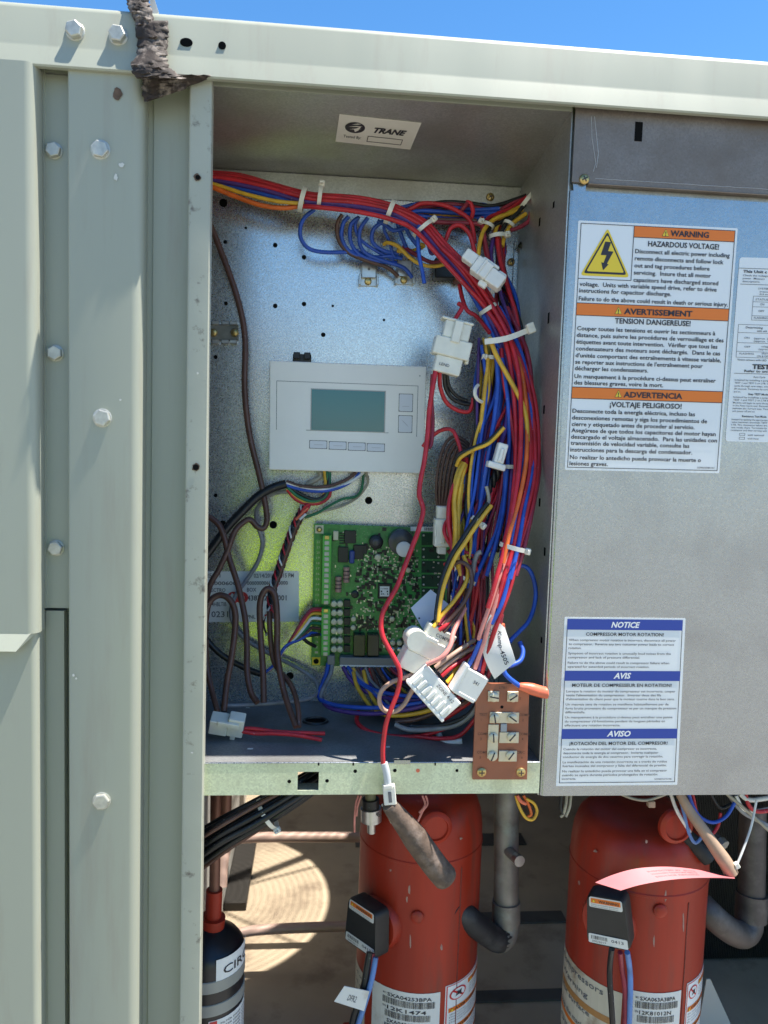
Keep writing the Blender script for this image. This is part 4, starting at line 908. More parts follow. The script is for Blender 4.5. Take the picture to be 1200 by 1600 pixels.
# circuit board -------------------------------------------------------
pcb = thing('circuit_board', 'green circuit board full of parts low on the back of the box', 'circuit board', P(590, 930, 292))
BQ = [P(x, y, 276) for x, y in ((491, 818), (705, 826), (703, 1044), (486, 1040))]
def board_mat():
    m = bpy.data.materials.new('solder_mask_green'); m.use_nodes = True
    n = m.node_tree.nodes; L = m.node_tree.links; b = n['Principled BSDF']; b.inputs['Roughness'].default_value = .3
    g = n.new('ShaderNodeNewGeometry')
    v = n.new('ShaderNodeTexVoronoi'); v.inputs['Scale'].default_value = 420; L.new(g.outputs['Position'], v.inputs[0])
    r = n.new('ShaderNodeMapRange'); r.inputs[1].default_value = .16; r.inputs[2].default_value = .22; r.inputs[3].default_value = 1; r.inputs[4].default_value = 0; L.new(v.outputs['Distance'], r.inputs[0])
    s = n.new('ShaderNodeTexNoise'); s.inputs['Scale'].default_value = 60; s.inputs['Detail'].default_value = 2; L.new(g.outputs['Position'], s.inputs[0])
    k = n.new('ShaderNodeMapRange'); k.inputs[1].default_value = .42; k.inputs[2].default_value = .62; L.new(s.outputs[0], k.inputs[0])
    mu = n.new('ShaderNodeMath'); mu.operation = 'MULTIPLY'; L.new(r.outputs[0], mu.inputs[0]); L.new(k.outputs[0], mu.inputs[1])
    w_ = n.new('ShaderNodeTexNoise'); w_.inputs['Scale'].default_value = 260; w_.inputs['Detail'].default_value = 0; L.new(g.outputs['Position'], w_.inputs[0])
    c = n.new('ShaderNodeMix'); c.data_type = 'RGBA'; c.inputs[6].default_value = (.022, .15, .04, 1); c.inputs[7].default_value = (.055, .33, .07, 1); L.new(w_.outputs[0], c.inputs[0])
    e = n.new('ShaderNodeMix'); e.data_type = 'RGBA'; L.new(mu.outputs[0], e.inputs[0]); L.new(c.outputs[2], e.inputs[6]); e.inputs[7].default_value = (.26, .36, .22, 1); L.new(e.outputs[2], b.inputs['Base Color'])
    return m
PCB = board_mat(); PCBD = mat('dark_board_green', (.006, .045, .024), .35); TERM = mat('green_terminal_plastic', (.11, .46, .07), .45)
CHIP = mat('chip_black', (.012, .012, .013), .45); CREAMC = mat('cream_component', (.62, .58, .40), .4); TANC = mat('pinkish_resistor', (.42, .25, .20), .5); CAPB = mat('capacitor_dark', (.05, .05, .055), .3)
b = MB(); b.quad3(*BQ, FRONT, 4*U); b.build('board', PCB, pcb)
def bf(px, py): return iframe(px, py, 276, 1)
def comp(nm, m, px, py, *boxes, b=.6, smooth=30):
    q = LB(bf(px, py))
    for x in boxes: q.bx(*x, b)
    return q.build(nm, m, pcb, smooth)
def ccyl(nm, m, px, py, r, h, dome=0, n=18): q = LB(bf(px, py)); q.cyl(0, 0, 0, r, h, n, dome=dome); return q.build(nm, m, pcb, 40)
for px, py, hole in ((499, 827, 0), (494, 1033, 1), (694, 1036, 0)):
    comp('mounting_pad', CREAMC if not hole else YELLOW, px, py, (-6.5, 6.5, -6.5, 6.5, 0, .6), b=0)
    ccyl('mounting_hole' if hole else 'screw', BLACK if hole else BRASS, px, py, 4.3, 1 if hole else 5, 0 if hole else 2)
comp('pin_legend', mat('legend_green', (.09, .36, .05), .35), 496.5, 930, (-4.5, 4.5, -88, 95, 0, .4), b=0)
sh = Sheet(LB(bf(496, 930)).fn(.5), pcb)
for i in range(22):
    sh.text(CREAMC, str(22 - i), -2.5, -83 + i*8.4, 3.6, 2.5, .3, 0)
sh.build()
# screw terminal strips
for y0, nrow in ((838, 13), (951, 9)):
    yc = y0 + (nrow - 1)*8.35/2; comp('terminal_strip', TERM, 510 - (yc - 890)*.013, yc, (-7, 7, -nrow*4.17, nrow*4.17 - .6, 0, 16), b=1)
    for i in range(nrow):
        yy = y0 + i*8.35; q = LB(bf(510 - (yy - 890)*.013, yy)); q.bx(-3.6, 3.6, -2.9, 2.9, 15, 16.8, .5); s = q.build('screw', ZINC if i else BRASS, pcb)
    q = LB(bf(509, yc)); 
comp('fuse', CREAMC, 524.5, 836, (-4, 4, -7, 7, 0, 8)); comp('chip', CHIP, 547, 838.5, (-9, 9, -10, 10, 0, 5))
q = LB(bf(534, 840)); [q.bx(-4, 4, -8 + k*4, -6.5 + k*4, 0, 3, .2) for k in range(5)]; o = q.build('pin_row', CHIP, pcb); o['kind'] = 'stuff'
ccyl('inductor', CHIP, 587, 846, 11, 14, 2); ccyl('inductor_core', CAPB, 587, 846, 6, 14.8, 1)
ccyl('capacitor', CAPB, 625, 845, 20, 22, 3); ccyl('capacitor_cap', mat('white_capacitor_cap', (.72, .70, .68), .4), 628.5, 855, 12, 28, 2, 24)
comp('capacitor', mat('blue_film_capacitor', (.02, .05, .25), .4), 549.5, 869, (-4, 4, -10, 10, 0, 12), b=1.5)
for px, py, w_, h_ in ((536, 866, 8, 12), (560, 862, 8, 11), (569, 858, 4, 7)): comp('chip', CHIP, px, py, (-w_, w_, -h_, h_, 0, 6))
for px, py in ((541, 897), (528.5, 912)):
    q = LB(bf(px, py)); q.cyl(0, -12, 6, 5, 24, 14, 'Y'); q.build('resistor', TANC, pcb, 40)
    for k in (-6, 0, 6): q = LB(bf(px, py)); q.cyl(0, k - .8, 6, 5.2, 1.6, 14, 'Y'); q.build('resistor_stripe', INK, pcb, 40)
ccyl('capacitor', CREAMC, 590, 870, 5, 8, 1); comp('chip', CHIP, 601, 923, (-11, 11, -12, 12, 0, 5)); comp('chip_label', PAPER, 600.5, 923, (-7.5, 7.5, -8, 8, 5, 5.6), b=0)
sh = Sheet(LB(bf(600.5, 923)).fn(5.7), pcb); [sh.text(INK, t, -6, -3 + k*4.2, 2.6, 5.5, .3, .01) for k, t in enumerate(('1119999', '11', '0.1'))]; sh.build()
for py in (941.6, 955.5, 969.4, 983.5, 998, 1012):
    for px in (521.5, 531): ccyl('capacitor', CREAMC, px, py, 4.8, 12, 1, 12)
    comp('relay', CHIP, 542, py, (-5, 5, -5.5, 5.5, 0, 8))
for px, py in ((552, 966), (551.5, 979.5), (600, 950), (612, 966), (637, 890)): ccyl('capacitor', CREAMC, px, py, 4, 8, 1, 12)
ccyl('buzzer', CHIP, 554.5, 928, 6, 6, 1)
for px in (560.5, 582): comp('relay', mat('relay_dark_green', (.015, .02, .015), .25), px, 1004, (-9.3, 9.3, -17, 17, 0, 18), b=1)
for px, py in ((613,1003),(623.5,1003),(634,1003),(613,1013.5),(623.5,1013.5),(634,1013.5)): ccyl('capacitor', CREAMC if py < 1010 else STEEL, px, py, 4.2, 9, 1, 12)
# relay sockets at the right with solder dots
for k in range(7):
    y = 832 + k*21.6; comp('relay_footprint', PCBD, 676, y + 10.5, (-18, 20, -9.8, 9.8, 0, .5), b=0)
    for dx in ((-14, 9) if k else (-14,)):
        for dy in (-6, 6):
            if dy < 0 or k % 2: ccyl('solder_joint', STEEL, 676 + dx, y + 10.5 + dy, 1.8, 1.6, .6, 8)
comp('bar_code_sticker', PAPER, 661, 826.5, (-20, 20, -3.6, 3.6, .5, .9), b=0)
q = LB(bf(661, 826.5)); rr = random.Random(3)
x = 2
while x < 19: ww = rr.uniform(.4, 1.2); q.bx(x, x + ww, -2.6, 2.6, .9, 1.2, 0); x += ww + rr.uniform(.4, 1)
q.build('bar_code', INK, pcb)['kind'] = 'stuff'
for nm, m, px, py, bx in (('edge_connector', mat('grey_header_plastic', (.20, .20, .21), .4), 517, 1026, (-6, 6, -6, 9, 0, 16)), ('edge_connector', mat('grey_header_plastic', (.20, .20, .21), .4), 590, 1030, (-61, 78, -7, 6, 0, 18))): comp(nm, m, px, py, bx, b=1)
for k in range(20): comp('connector_pin', PAPER, 533 + k*6.3, 1040, (-1.1, 1.1, -4, 4.5, 6, 14), b=.2)
comp('connector_rail', PAPER, 590, 1036, (-61, 78, -1.2, 1.2, 14, 18.4), b=.2)
# the small stuff nobody could count
for m, cnt, sd in ((CREAMC, 190, 1), (STEEL, 200, 2), (CHIP, 230, 3), (PCBD, 120, 4)):
    q = LB(bf(0, 0)); rr = random.Random(sd); q = MB()
    for _ in range(cnt):
        while True:
            px, py = rr.uniform(556, 656), rr.uniform(852, 1018)
            if rr.random() < .15: px, py = rr.uniform(520, 690), rr.uniform(826, 1018)
            if not (abs(px-601) < 14 and abs(py-923) < 15) and not (549 < px < 594 and 984 < py): break
        k = LB(bf(px, py)); a, c_ = (rr.choice((1.1, 1.5, 2)), rr.choice((.8, 1.1))) if m is not CHIP else (rr.uniform(1.5, 4), rr.uniform(1.2, 3))
        if rr.random() < .5: a, c_ = c_, a
        k.bx(-a, a, -c_, c_, 0, 1.6 if m is not CHIP else 2.4, 0); q.add(k.v, k.f)
    q.build('small_components', m, pcb)['kind'] = 'stuff'
# hanging data tag (code left blank)
tg = MB(); T4 = [P(642, 950, 60), P(673, 921, 70), P(701, 944, 62), P(661, 984, 52)]; tg.quad3(*T4, (T4[1]-T4[0]).cross(T4[3]-T4[0]).normalized() * (-1 if (T4[1]-T4[0]).cross(T4[3]-T4[0]).y > 0 else 1), .8*U)
dt = thing('data_tag', 'pale blue white square data tag half behind the wires over the circuit board', 'tag', P(670, 950, 60)); tg.build('tag_sheet', mat('pale_blue_tag', (.55, .58, .66), .4), dt)
q = MB(); q.lathe(P(655, 966, 54.5), FRONT, [(1.6*U, 0), (1.5*U, .6*U)], 10); q.build('hole', INK, dt)

# board tails and floor wires
bt = thing('wire_harness', 'blue, purple, yellow and brown wires curling under the circuit board', 'wire harness', P(560, 1060, 250))
for col, r, pts in (('blue',3.6,[(513,1036,262),(510,1052,255),(503,1070,245),(498,1088,225),(510,1098,205),(540,1104,185),(580,1106,160),(618,1104,140),(660,1098,120)]),('grey',3.4,[(519,1036,262),(517,1052,252),(508,1070,240),(501,1088,222),(505,1097,210)]),
    ('purple',3.6,[(500,1086,228),(512,1104,200),(545,1113,175),(590,1115,150),(640,1108,120),(670,1100,110)]),('purple',3.6,[(536,1042,255),(548,1062,240),(570,1080,220),(600,1090,190),(640,1096,150),(690,1090,120)]),('blue',3.4,[(543,1042,255),(560,1062,236),(585,1078,210),(620,1086,180),(660,1090,150)]),
    ('grey',3,[(552,1044,252),(568,1066,230),(590,1085,200),(625,1096,170)]),('yellow',3.4,[(552,1050,245),(558,1072,225),(570,1092,200),(582,1108,180)]),('yellow',3.4,[(568,1048,245),(575,1075,220),(588,1100,190),(600,1115,170)]),('brown',3.6,[(580,1044,250),(588,1065,230),(600,1090,200),(630,1105,160),(680,1100,120)]),
    ('brown',3.6,[(590,1044,250),(605,1066,225),(630,1085,190),(670,1096,150)]),('black',3.6,[(600,1044,250),(618,1062,230),(650,1080,200),(700,1085,160)]),('maroon',3.4,[(610,1044,250),(630,1060,230),(665,1072,200),(715,1075,160)]),('grey',3.4,[(622,1044,250),(640,1058,235),(680,1068,210)]),
    ('yellow',3.8,[(586,1112,160),(615,1118,140),(650,1115,120),(685,1106,100),(712,1098,90)]),('brown',3.8,[(618,1128,130),(650,1124,115),(685,1112,100),(720,1100,90)]),('grey',4,[(618,1132,115),(640,1140,100),(680,1139,90),(715,1132,80),(740,1112,70),(752,1080,62),(756,1050,60)]),('black',4.2,[(640,1135,112),(690,1133,90),(730,1118,76),(750,1090,66),(760,1050,60)]),
    ('red',3.6,[(560,1112,190),(558,1128,165),(575,1142,140),(610,1150,120),(655,1150,105),(690,1140,95),(725,1125,90)]),('red',3.4,[(650,1150,105),(690,1154,85),(720,1148,80),(745,1120,76)]),('maroon',3.8,[(680,1110,110),(700,1100,100),(730,1085,90),(752,1060,84)]),('red',3.8,[(690,1126,100),(712,1112,92),(735,1095,86),(755,1070,80)]),
    ('white',5,[(683,1140,120),(688,1152,100),(700,1160,85),(722,1158,80)]),('tan',3.4,[(700,1100,120),(720,1090,110),(740,1074,100)])):
    wire(bt, col, r, pts, 180)
cl = [(0, 'brown'), (3, 'black'), (6, 'maroon'), (9, 'brown')]

# brown cables at the left
BR = 'brown cables looping at the left of the box'
cable('long brown cable falling from the upper left jamb past the white control', 'brown', 4.8, [(300,318,262),(326,348,262),(346,395,262),(366,450,262),(378,495,262),(383,535,262),(382,597,258),(385,645,256),(392,690,254),(405,742,250),(414,785,246),(417,812,244),(412,825,242),(402,823,240),(391,812,238),(378,818,234),(366,832,228),(355,862,222),(342,890,216),(328,915,212),(320,950,210),(312,985,206)], 250, group=BR)
cable('brown cable slanting down from the left jamb across the part label', 'brown', 5, [(300,805,232),(322,806,230),(342,820,228),(352,845,226),(357,868,222),(364,890,216),(372,915,210),(379,945,200),(384,975,190),(386,1015,175),(386,1050,160),(392,1082,140),(402,1098,125)], 220, group=BR)
cable('brown cable making a tall arch beside the left jamb', 'brown', 5, [(318,1060,150),(319,1010,160),(322,965,170),(328,940,175),(343,930,178),(358,936,176),(367,955,172),(367,985,165),(362,1025,150),(354,1070,132),(350,1112,110)], 170, group=BR)
cable('brown cable making a narrow arch and dropping to the grommet hole', 'brown', 5, [(412,1098,140),(411,1050,160),(407,990,180),(406,945,188),(412,925,192),(421,920,193),(430,932,190),(433,970,182),(433,1012,172),(437,1048,155),(445,1085,130),(455,1115,100),(463,1136,80)], 180, group=BR)
cable('dark brown cable ending beside the narrow arch at the floor', 'brown', 4.4, [(421,955,200),(422,990,190),(427,1030,180),(438,1050,165),(452,1066,150),(461,1086,130),(466,1110,105),(467,1136,84)], 180, group=BR)
cable('short brown cable hugging the jamb down to the small floor plug', 'brown', 4.6, [(322,1000,170),(323,1040,158),(330,1075,140),(338,1105,112),(340,1118,100)], 150, group=BR)
# black sheathed cable from the control
cable('thick black sheathed cable running from the control down behind the jamb', 'black', 7, [(447,756,250),(425,763,248),(403,776,245),(380,798,240),(355,825,234),(330,858,228),(305,890,222)], 240)
cable('black cable curving low across the left of the box', 'black', 5, [(305,970,200),(322,998,200),(345,1022,200),(372,1038,205),(398,1050,212),(410,1053,216)], 205)
cable('thin grey cable wandering behind the brown cables to the floor', 'grey', 3.2, [(450,768,262),(432,770,268),(417,777,272),(406,788,274),(400,802,276),(404,825,278),(410,850,280),(402,880,280),(384,908,282),(366,935,284),(361,962,286),(374,990,286),(400,1010,284),(430,1026,282),(458,1040,278),(480,1053,270),(494,1066,258),(496,1080,235),(484,1091,205),(455,1096,185),(410,1100,165),(370,1102,150),(345,1102,135)], 270)
cs = thing('wire_harness', 'thin coloured wires leaving the black cable under the white control', 'wire harness', P(450, 760, 256))
for col, r, pts in (('white',2.6,[(447,754,252),(465,759,254),(490,764,256),(520,764,258),(545,754,260),(560,745,262),(568,738,264)]),('brown',2.8,[(447,752,252),(475,760,254),(510,760,256),(540,750,260),(556,738,264)]),('blue',2.6,[(447,758,252),(470,765,254),(500,768,256),(530,762,258),(552,750,262),(562,738,264)]),('black',2.8,[(448,758,254),(470,772,256),(490,780,258),(505,776,260),(512,762,262),(514,738,266)]),
    ('green',2.8,[(448,760,254),(465,775,256),(485,783,258),(503,780,260),(513,766,262),(515,738,266)]),('yellow',2.6,[(448,764,256),(464,778,258),(480,786,258),(497,785,260),(507,770,262),(509,738,266)]),('red',2.8,[(449,765,256),(462,780,258),(480,787,258),(500,786,260),(514,776,262),(516,762,264)]),('yellow',2.6,[(507,736,264),(508,748,264),(510,760,264)]),('green',2.6,[(511,736,264),(512,750,264)]),('olive',3.6,[(499,738,268),(500,745,268),(486,754,266),(478,756,266)]),
    ('green',2.2,[(476,808,270),(495,802,272),(515,790,274),(535,780,274),(555,776,272),(565,764,270),(568,738,268)]),('olive',2.2,[(476,810,272),(500,800,274),(535,790,276),(558,777,276),(572,760,272),(575,750,270),(572,738,268)])):
    wire(cs, col, r, pts, 260)
ts = thing('twisted_cable', 'dark frayed twisted cable with red and white strands left of the circuit board', 'cable', P(470, 800, 255))
tp_ = [(476,792,258),(468,808,256),(459,826,254),(450,850,252),(442,872,250),(436,893,248),(428,912,244),(424,935,238),(424,965,230)]
wire(ts, 'black', 5.4, tp_); wire(ts, 'brown', 4, [(x+2, y+2, d-3) for x, y, d in tp_])
twisted(ts, tp_, 1.6, 5, 6, 4.2, ['maroon', 'white', 'black', 'red', 'black'], 250)
for col, pts in (('red',[(470,802,250),(476,792,250),(483,788,252)]),('red',[(466,806,248),(478,798,250),(484,790,252)]),('coral',[(462,812,248),(474,800,248),(481,794,250)]),('white',[(468,812,246),(478,803,248)])): wire(ts, col, 2.2, pts)
for col, pts in (('white',[(424,945,226),(418,955,222),(411,968,224)]),('red',[(423,945,224),(424,953,222),(414,962,222)]),('white',[(425,980,220),(420,988,218),(415,993,220)]),('black',[(415,960,226),(412,975,226),(416,990,226)])): wire(ts, col, 1.6, pts)
# fan-out into the screw terminals
fo = thing('wire_harness', 'fan of thin red, yellow, white and blue wires entering the left screw terminals', 'wire harness', P(440, 1020, 235))
for k, (col, y, r) in enumerate((('maroon',951,2.2),('red',954,2.2),('yellow',959,2.4),('white',967,2.6),('green',975,2.4),('brown',983,2.4),('blue',992,2.4))):
    wire(fo, col, r, [(410 + k*.8,1053 - k*.4,218),(425 + k,1044 - k*1.5,224),(440 + k,1022 - k*2,232),(456 + k*2,1000 - k*1.2 + (y-965)*.25,240),(474 + k*1.5,975 + (y-965)*.6,248),(487,962 + (y-962)*.9,254),(503,y,262)])
wire(fo, 'black', 3, [(470,993,244),(480,1003,248),(493,1010,256)]); wire(fo, 'black', 2.6, [(466,996,246),(485,993,250),(500,991,258)])

# long red wire in the foreground with its sleeve and plug
rw = thing('lead_wire', 'long red foreground wire hanging to a small cream plug below the sill', 'wire', P(606, 1200, -14))
wire(rw, 'red', 3.9, [(681,578,104),(676,605,100),(671,640,96),(668,680,90),(663,720,84),(657,750,78),(655,773,72),(659,786,68),(661,800,64),(654,828,56),(645,852,48),(632,886,38),(620,917,30),(604,945,22),(597,962,18),(595.5,980,14),(599,996,10),(607,1012,4),(617,1030,-2),(624,1046,-6),(625,1062,-9),(620,1085,-11),(611,1108,-13),(604,1128,-14),(600,1150,-15),(598,1175,-15),(599,1196,-15)])
wire(rw, 'red', 3.4, [(716,474,132),(722,480,126),(714,494,120),(706,505,114)]); wire(rw, 'maroon', 3.4, [(676,585,112),(674,620,112),(676,660,108),(674,690,102),(670,700,98)])
wire(rw, 'red', 3.4, [(687,582,112),(688,605,116),(697,628,122),(715,641,128),(732,643,132),(738,632,134),(740,622,134)]); wire(rw, 'black', 3.4, [(694,584,114),(696,605,120),(706,622,126),(722,630,132),(736,632,136)]); wire(rw, 'black', 3, [(698,584,118),(702,605,124),(715,620,130),(730,626,136)])
b = MB(); b.tube([P(*q) for q in spline([(600,1192,-15),(604,1208,-16),(606,1226,-16)], 4)], 6*U, 12); b.build('clear_sleeve', mat('translucent_sleeve', (.50, .52, .54), .3), rw, 60)
q = LB(iframe(608.5, 1241, -16, -5)); q.bx(-10, 10, -16, 16, -6, 6, 1.2); q.build('plug', CREAM, rw, 30)
q = LB(iframe(609, 1243, -22.3, -5)); q.bx(-2.5, 3, -6, 12, -.4, .5, .1); q.build('plug_slot', INKG, rw); q = LB(iframe(606, 1229, -21, -5)); q.bx(-7, 7, -3, 3, -1, 3, .6); q.build('plug_latch', CREAM, rw, 30)

# terminal board hung on the sill
tb2 = thing('terminal_board', 'brown phenolic terminal board with cream plates hung on the sill', 'terminal board', P(780, 1145, -8))
B4 = [P(x, y, -9) for x, y in ((744.5, 1068), (827, 1069), (823.5, 1218), (738.5, 1218))]
b = MB(); b.quad3(*B4, FRONT, 6*U); b.build('board', mat('phenolic_brown', (.33, .105, .05), .45, 0, .12, 60, dirt=(.25, .09, .05), dscale=30), tb2)
TB = Sheet(quadfn(*B4, 83, 150), tb2)
def tcomp(nm, m, u, v, *bx, b=.5, par=None):
    fr = (TB.fn(u, v, 0), (B4[1]-B4[0]).normalized(), (B4[3]-B4[0]).normalized(), FRONT, U)
    q = LB(fr)
    for x in bx: q.bx(*x, b)
    return q.build(nm, m, par or tb2, 30)
PLATE = mat('cream_plated_metal', (.62, .55, .40), .4, .35, .08, 90)
tcomp('bus_plate', PLATE, 43, 52, (-22, 26, -9, 9, .2, 3)); tcomp('bus_plate', PLATE, 28, 82, (-8, 9, -20.5, 36, .2, 3)); tcomp('bus_plate', PLATE, 52, 83, (-15, 17, -9, 9, .3, 3.2)); tcomp('bus_plate', PLATE, 50, 112, (-13, 17, -9, 9, .3, 3.2))
tcomp('jumper', mat('grey_jumper', (.30, .33, .36), .4, .3), 44, 67, (-5, 5, -6.5, 6.5, .3, 5))
def slotscrew(u, v, ang, r=8, m=PLATE):
    fr0 = (TB.fn(u, v, 3), (B4[1]-B4[0]).normalized(), (B4[3]-B4[0]).normalized(), FRONT, U)
    q = LB(fr0); q.cyl(0, 0, 0, r, 5.5, 18, dome=2); s = q.build('screw', m, tb2, 40)
    a = radians(ang); X, Y = fr0[1], fr0[2]
    q = LB((TB.fn(u, v, 8.2), X*cos(a)+Y*sin(a), -X*sin(a)+Y*cos(a), FRONT, U)); q.bx(-r*.9, r*.9, -1.1, 1.1, -.8, .5, .1); q.build('screw_slot', INK, tb2)
for u, v, a in ((27, 19, 10), (57, 19, -35), (29, 52, 80), (57, 52, 35), (28, 82, 85), (57, 81, -50), (28, 111, -70), (56, 110, -55)): slotscrew(u, v, a)
for u, v in ((27, 19), (57, 19)): tcomp('clamp_plate', PLATE, u, v, (-9, 9, -8.5, 8.5, .2, 3))
for u, v in ((13, 138), (73, 138)):
    fr0 = (TB.fn(u, v, 0), (B4[1]-B4[0]).normalized(), (B4[3]-B4[0]).normalized(), FRONT, U); q = LB(fr0); q.cyl(0, 0, 0, 7.6, 4.5, 18, dome=2.2); q.build('screw', BRASS, tb2, 40)
    q = LB((TB.fn(u, v, 4.1), fr0[1], fr0[2], FRONT, U)); q.bx(-4.4, 4.4, -.9, .9, -.6, .6, .1); q.bx(-.9, .9, -4.4, -1, -.6, .6, .1); q.bx(-.9, .9, 1, 4.4, -.6, .6, .1); q.build('screw_slot', INK, tb2)
b = MB(); b.lathe(TB.fn(41, 36, .1), FRONT, [(2.6*U, 0), (2.5*U, .4*U)], 12); b.build('hole', BLACK, tb2)
BRN = mat('dark_brown_ink', (.12, .04, .025), .5)
for t, u, v in (('LTB1', 36, 8), ('J2', 66, 24), ('TEST', 6, 50), ('COMN', 68, 50), ('1', 9, 58), ('2', 73, 58), ('COMN', 5, 80), ('COMN', 68, 80), ('3', 9, 88), ('4', 73, 88), ('COMN', 5, 109), ('CRIC', 66, 109), ('5', 9, 117), ('6', 73, 117)): TB.text(BRN, t, u, v, 4.2, None, .3, .01)
TB.build()
# blue loop and coral insulated terminal
bw = thing('lead_wire', 'blue wire loop ending in a coral insulated terminal beside the terminal board', 'wire', P(830, 1080, -16))
wire(bw, 'blue', 3.6, [(796,886,60),(806,884,60),(822,886,60),(832,900,58),(837,925,54),(834,950,48),(825,972,40),(812,986,34),(800,998,26),(796,1004,22)]); wire(bw, 'blue', 4, [(812,1003,14),(817,1018,4),(813,1032,-6),(800,1039,-12),(790,1042,-14),(788,1050,-16),(796,1060,-18),(812,1072,-20)])
b = MB(); sp = spline([(811,1072,-20),(822,1074,-20),(836,1078,-20),(850,1082,-19),(856,1082,-19)], 5); b.tube([P(*q) for q in sp], [ (5 + 4.5*min(1, i/8))*U if i < len(sp)-3 else (9.5 - (i-len(sp)+3)*1.5)*U for i in range(len(sp))], 14); b.build('terminal_sleeve', WC['coral'], bw, 60)
# small plug and grommet on the box floor
fp = thing('plug_connector', 'small white floor plug with two red leads at the left of the box', 'connector', P(355, 1135, 96))
fr = iframe(354, 1134, 92, 10, 0, 20); 
q = LB(fr); q.bx(-26, 2, -14, 12, -14, 12, 1.2); q.build('plug_body', NYLON, fp, 30); q = LB(fr); q.bx(2, 27, -20, 14, -14, 8, 1.2); q.build('plug_collar', NYLON, fp, 30)
q = LB(fr); q.bx(-14, 20, -16, -8, 8, 14, 1); q.build('latch', NYLON, fp, 30); q = LB(fr); q.bx(8, 16, 12, 22, -14, 6, 1); q.build('plug_foot', NYLON, fp, 30); q = LB(fr); q.bx(22, 28, -10, 4, -8, 6, .5); q.build('socket', INKG, fp)
wire(fp, 'red', 3.4, [(376,1138,92),(400,1139,90),(430,1143,86),(465,1145,82),(508,1146,80)]); wire(fp, 'red', 3.4, [(376,1142,88),(400,1146,84),(430,1146,80),(465,1149,76),(503,1156,72)])
for py, rx in ((1127, 20),):
    o = PZ(493, py, ZF + .8*U); b = MB(); n = 28
    ro, ri = 22*S(150), 17*S(150); b.add([o + Vector((cos(2*pi*k/n)*rr, sin(2*pi*k/n)*rr*.8, z)) for rr, z in ((ro, 0), (ro - 2*U, 3*U), (ri + 1*U, 3*U), (ri, 0)) for k in range(n)], [(j*n+k, j*n+(k+1) % n, (j+1)*n+(k+1) % n, (j+1)*n+k) for j in range(3) for k in range(n)])
    gr = b.build('grommet', WC['black'], None, 40, origin=o); tag(gr, 'black oval grommet in the floor of the control box', 'grommet')
    b = MB(); b.lathe(o - Vector((0, 0, .4*U)), Vector((0, 0, 1)), [(ri, 0), (ri*.98, .2*U)], 24); b.build('hole', BLACK, gr, origin=o)
for px, py, l in ((387, 1106, 7), (391, 1170, 9), (606, 1167, 6)):
    o = PZ(px, py, ZF); b = MB(); b.box(o - Vector((l*.5*U, 2*U, 0)), o + Vector((l*.5*U, 2*U, .5*U))); b.build('bare_spot', WHITE, unit)

# more thin strands curling on the box floor under the board
rs = random.Random(33)
for i in range(20):
    x0 = 545 + i*6.5
    wire(bt, ('blue','yellow','brown','purple','grey','red','black','maroon')[i % 8], rs.uniform(2.2, 3), [(x0, 1044, 250), (x0 + rs.uniform(4, 14), 1062, 236), (x0 + rs.uniform(18, 40), 1082 + rs.uniform(-6, 8), 208), (x0 + rs.uniform(50, 90), 1098 + rs.uniform(-8, 12), 160), (700 + rs.uniform(-15, 25), 1092 + rs.uniform(-14, 16), 110), (742 + rs.uniform(-8, 12), 1060 + rs.uniform(-10, 10), 84)], 180)
# ================================================================== LOWER COMPARTMENT
RED = mat('red_oxide_compressor_paint', (.36, .030, .012), .44, 0, .2, 22, .12, 120, dirt=(.22, .045, .028), dscale=45, dlo=.50, dhi=.72, rvar=.12, spec=.35, stretch=(1, 1, .12))
COPPER = mat('tarnished_copper', (.25, .225, .20), .5, .35, .3, 40, dirt=(.33, .38, .34), dscale=22, dlo=.5, dhi=.72)
COPPERD = mat('dull_brown_copper', (.24, .11, .075), .5, .4, .2, 30)
PIPEP = mat('pinkish_copper_pipe', (.48, .33, .27), .5, .2, .15, 25)
FOAM = mat('black_foam', (.018, .018, .02), .6, 0, .2, 60, dirt=(.06, .06, .06), dscale=30)
BULB = mat('brown_foam_sleeve', (.105, .07, .05), .75, 0, .35, 90, .9, 160, dirt=(.20, .15, .12), dscale=70, dlo=.5, dhi=.68)
TANB = mat('tan_rubber_sleeve', (.36, .24, .16), .6, 0, .15, 60, .2, 250)
WLAB = mat('dusty_white_label', (.70, .69, .65), .5, 0, .05, 20, dirt=(.42, .32, .22), dscale=25, dlo=.6, dhi=.8)
def tubepx(name, m, r, pts, par, n=20, k=6): return wire_mb(dd(pts, 300), r, k=k, n=n).build(name, m, par, 60)
def cyl_sheet(c, R, TL, TR, hpx, w, h, par, seg=12, lift=.4):
    p0, p1 = PCyl(*TL, c, R), PCyl(*TR, c, R)
    t0, t1 = math.atan2(p0.y - c.y, p0.x - c.x), math.atan2(p1.y - c.y, p1.x - c.x); z = (p0.z + p1.z) / 2
    while t1 - t0 > pi: t1 -= 2*pi
    while t1 - t0 < -pi: t1 += 2*pi
    def fn(u, v, e):
        t = t0 + (t1 - t0)*u/w; rr = R + (e + lift)*U
        return Vector((c.x + rr*cos(t), c.y + rr*sin(t), z - hpx*U*v/h))
    return Sheet(fn, par, seg)
def barcode(sh, u0, u1, v0, v1, seed):
    r = random.Random(seed); u = u0
    while u < u1:
        w_ = r.uniform(4, 13); sh.rect('bar_code', INK, u, v0, min(u + w_, u1), v1, 1.3, 1); u += w_ + r.uniform(4, 12)
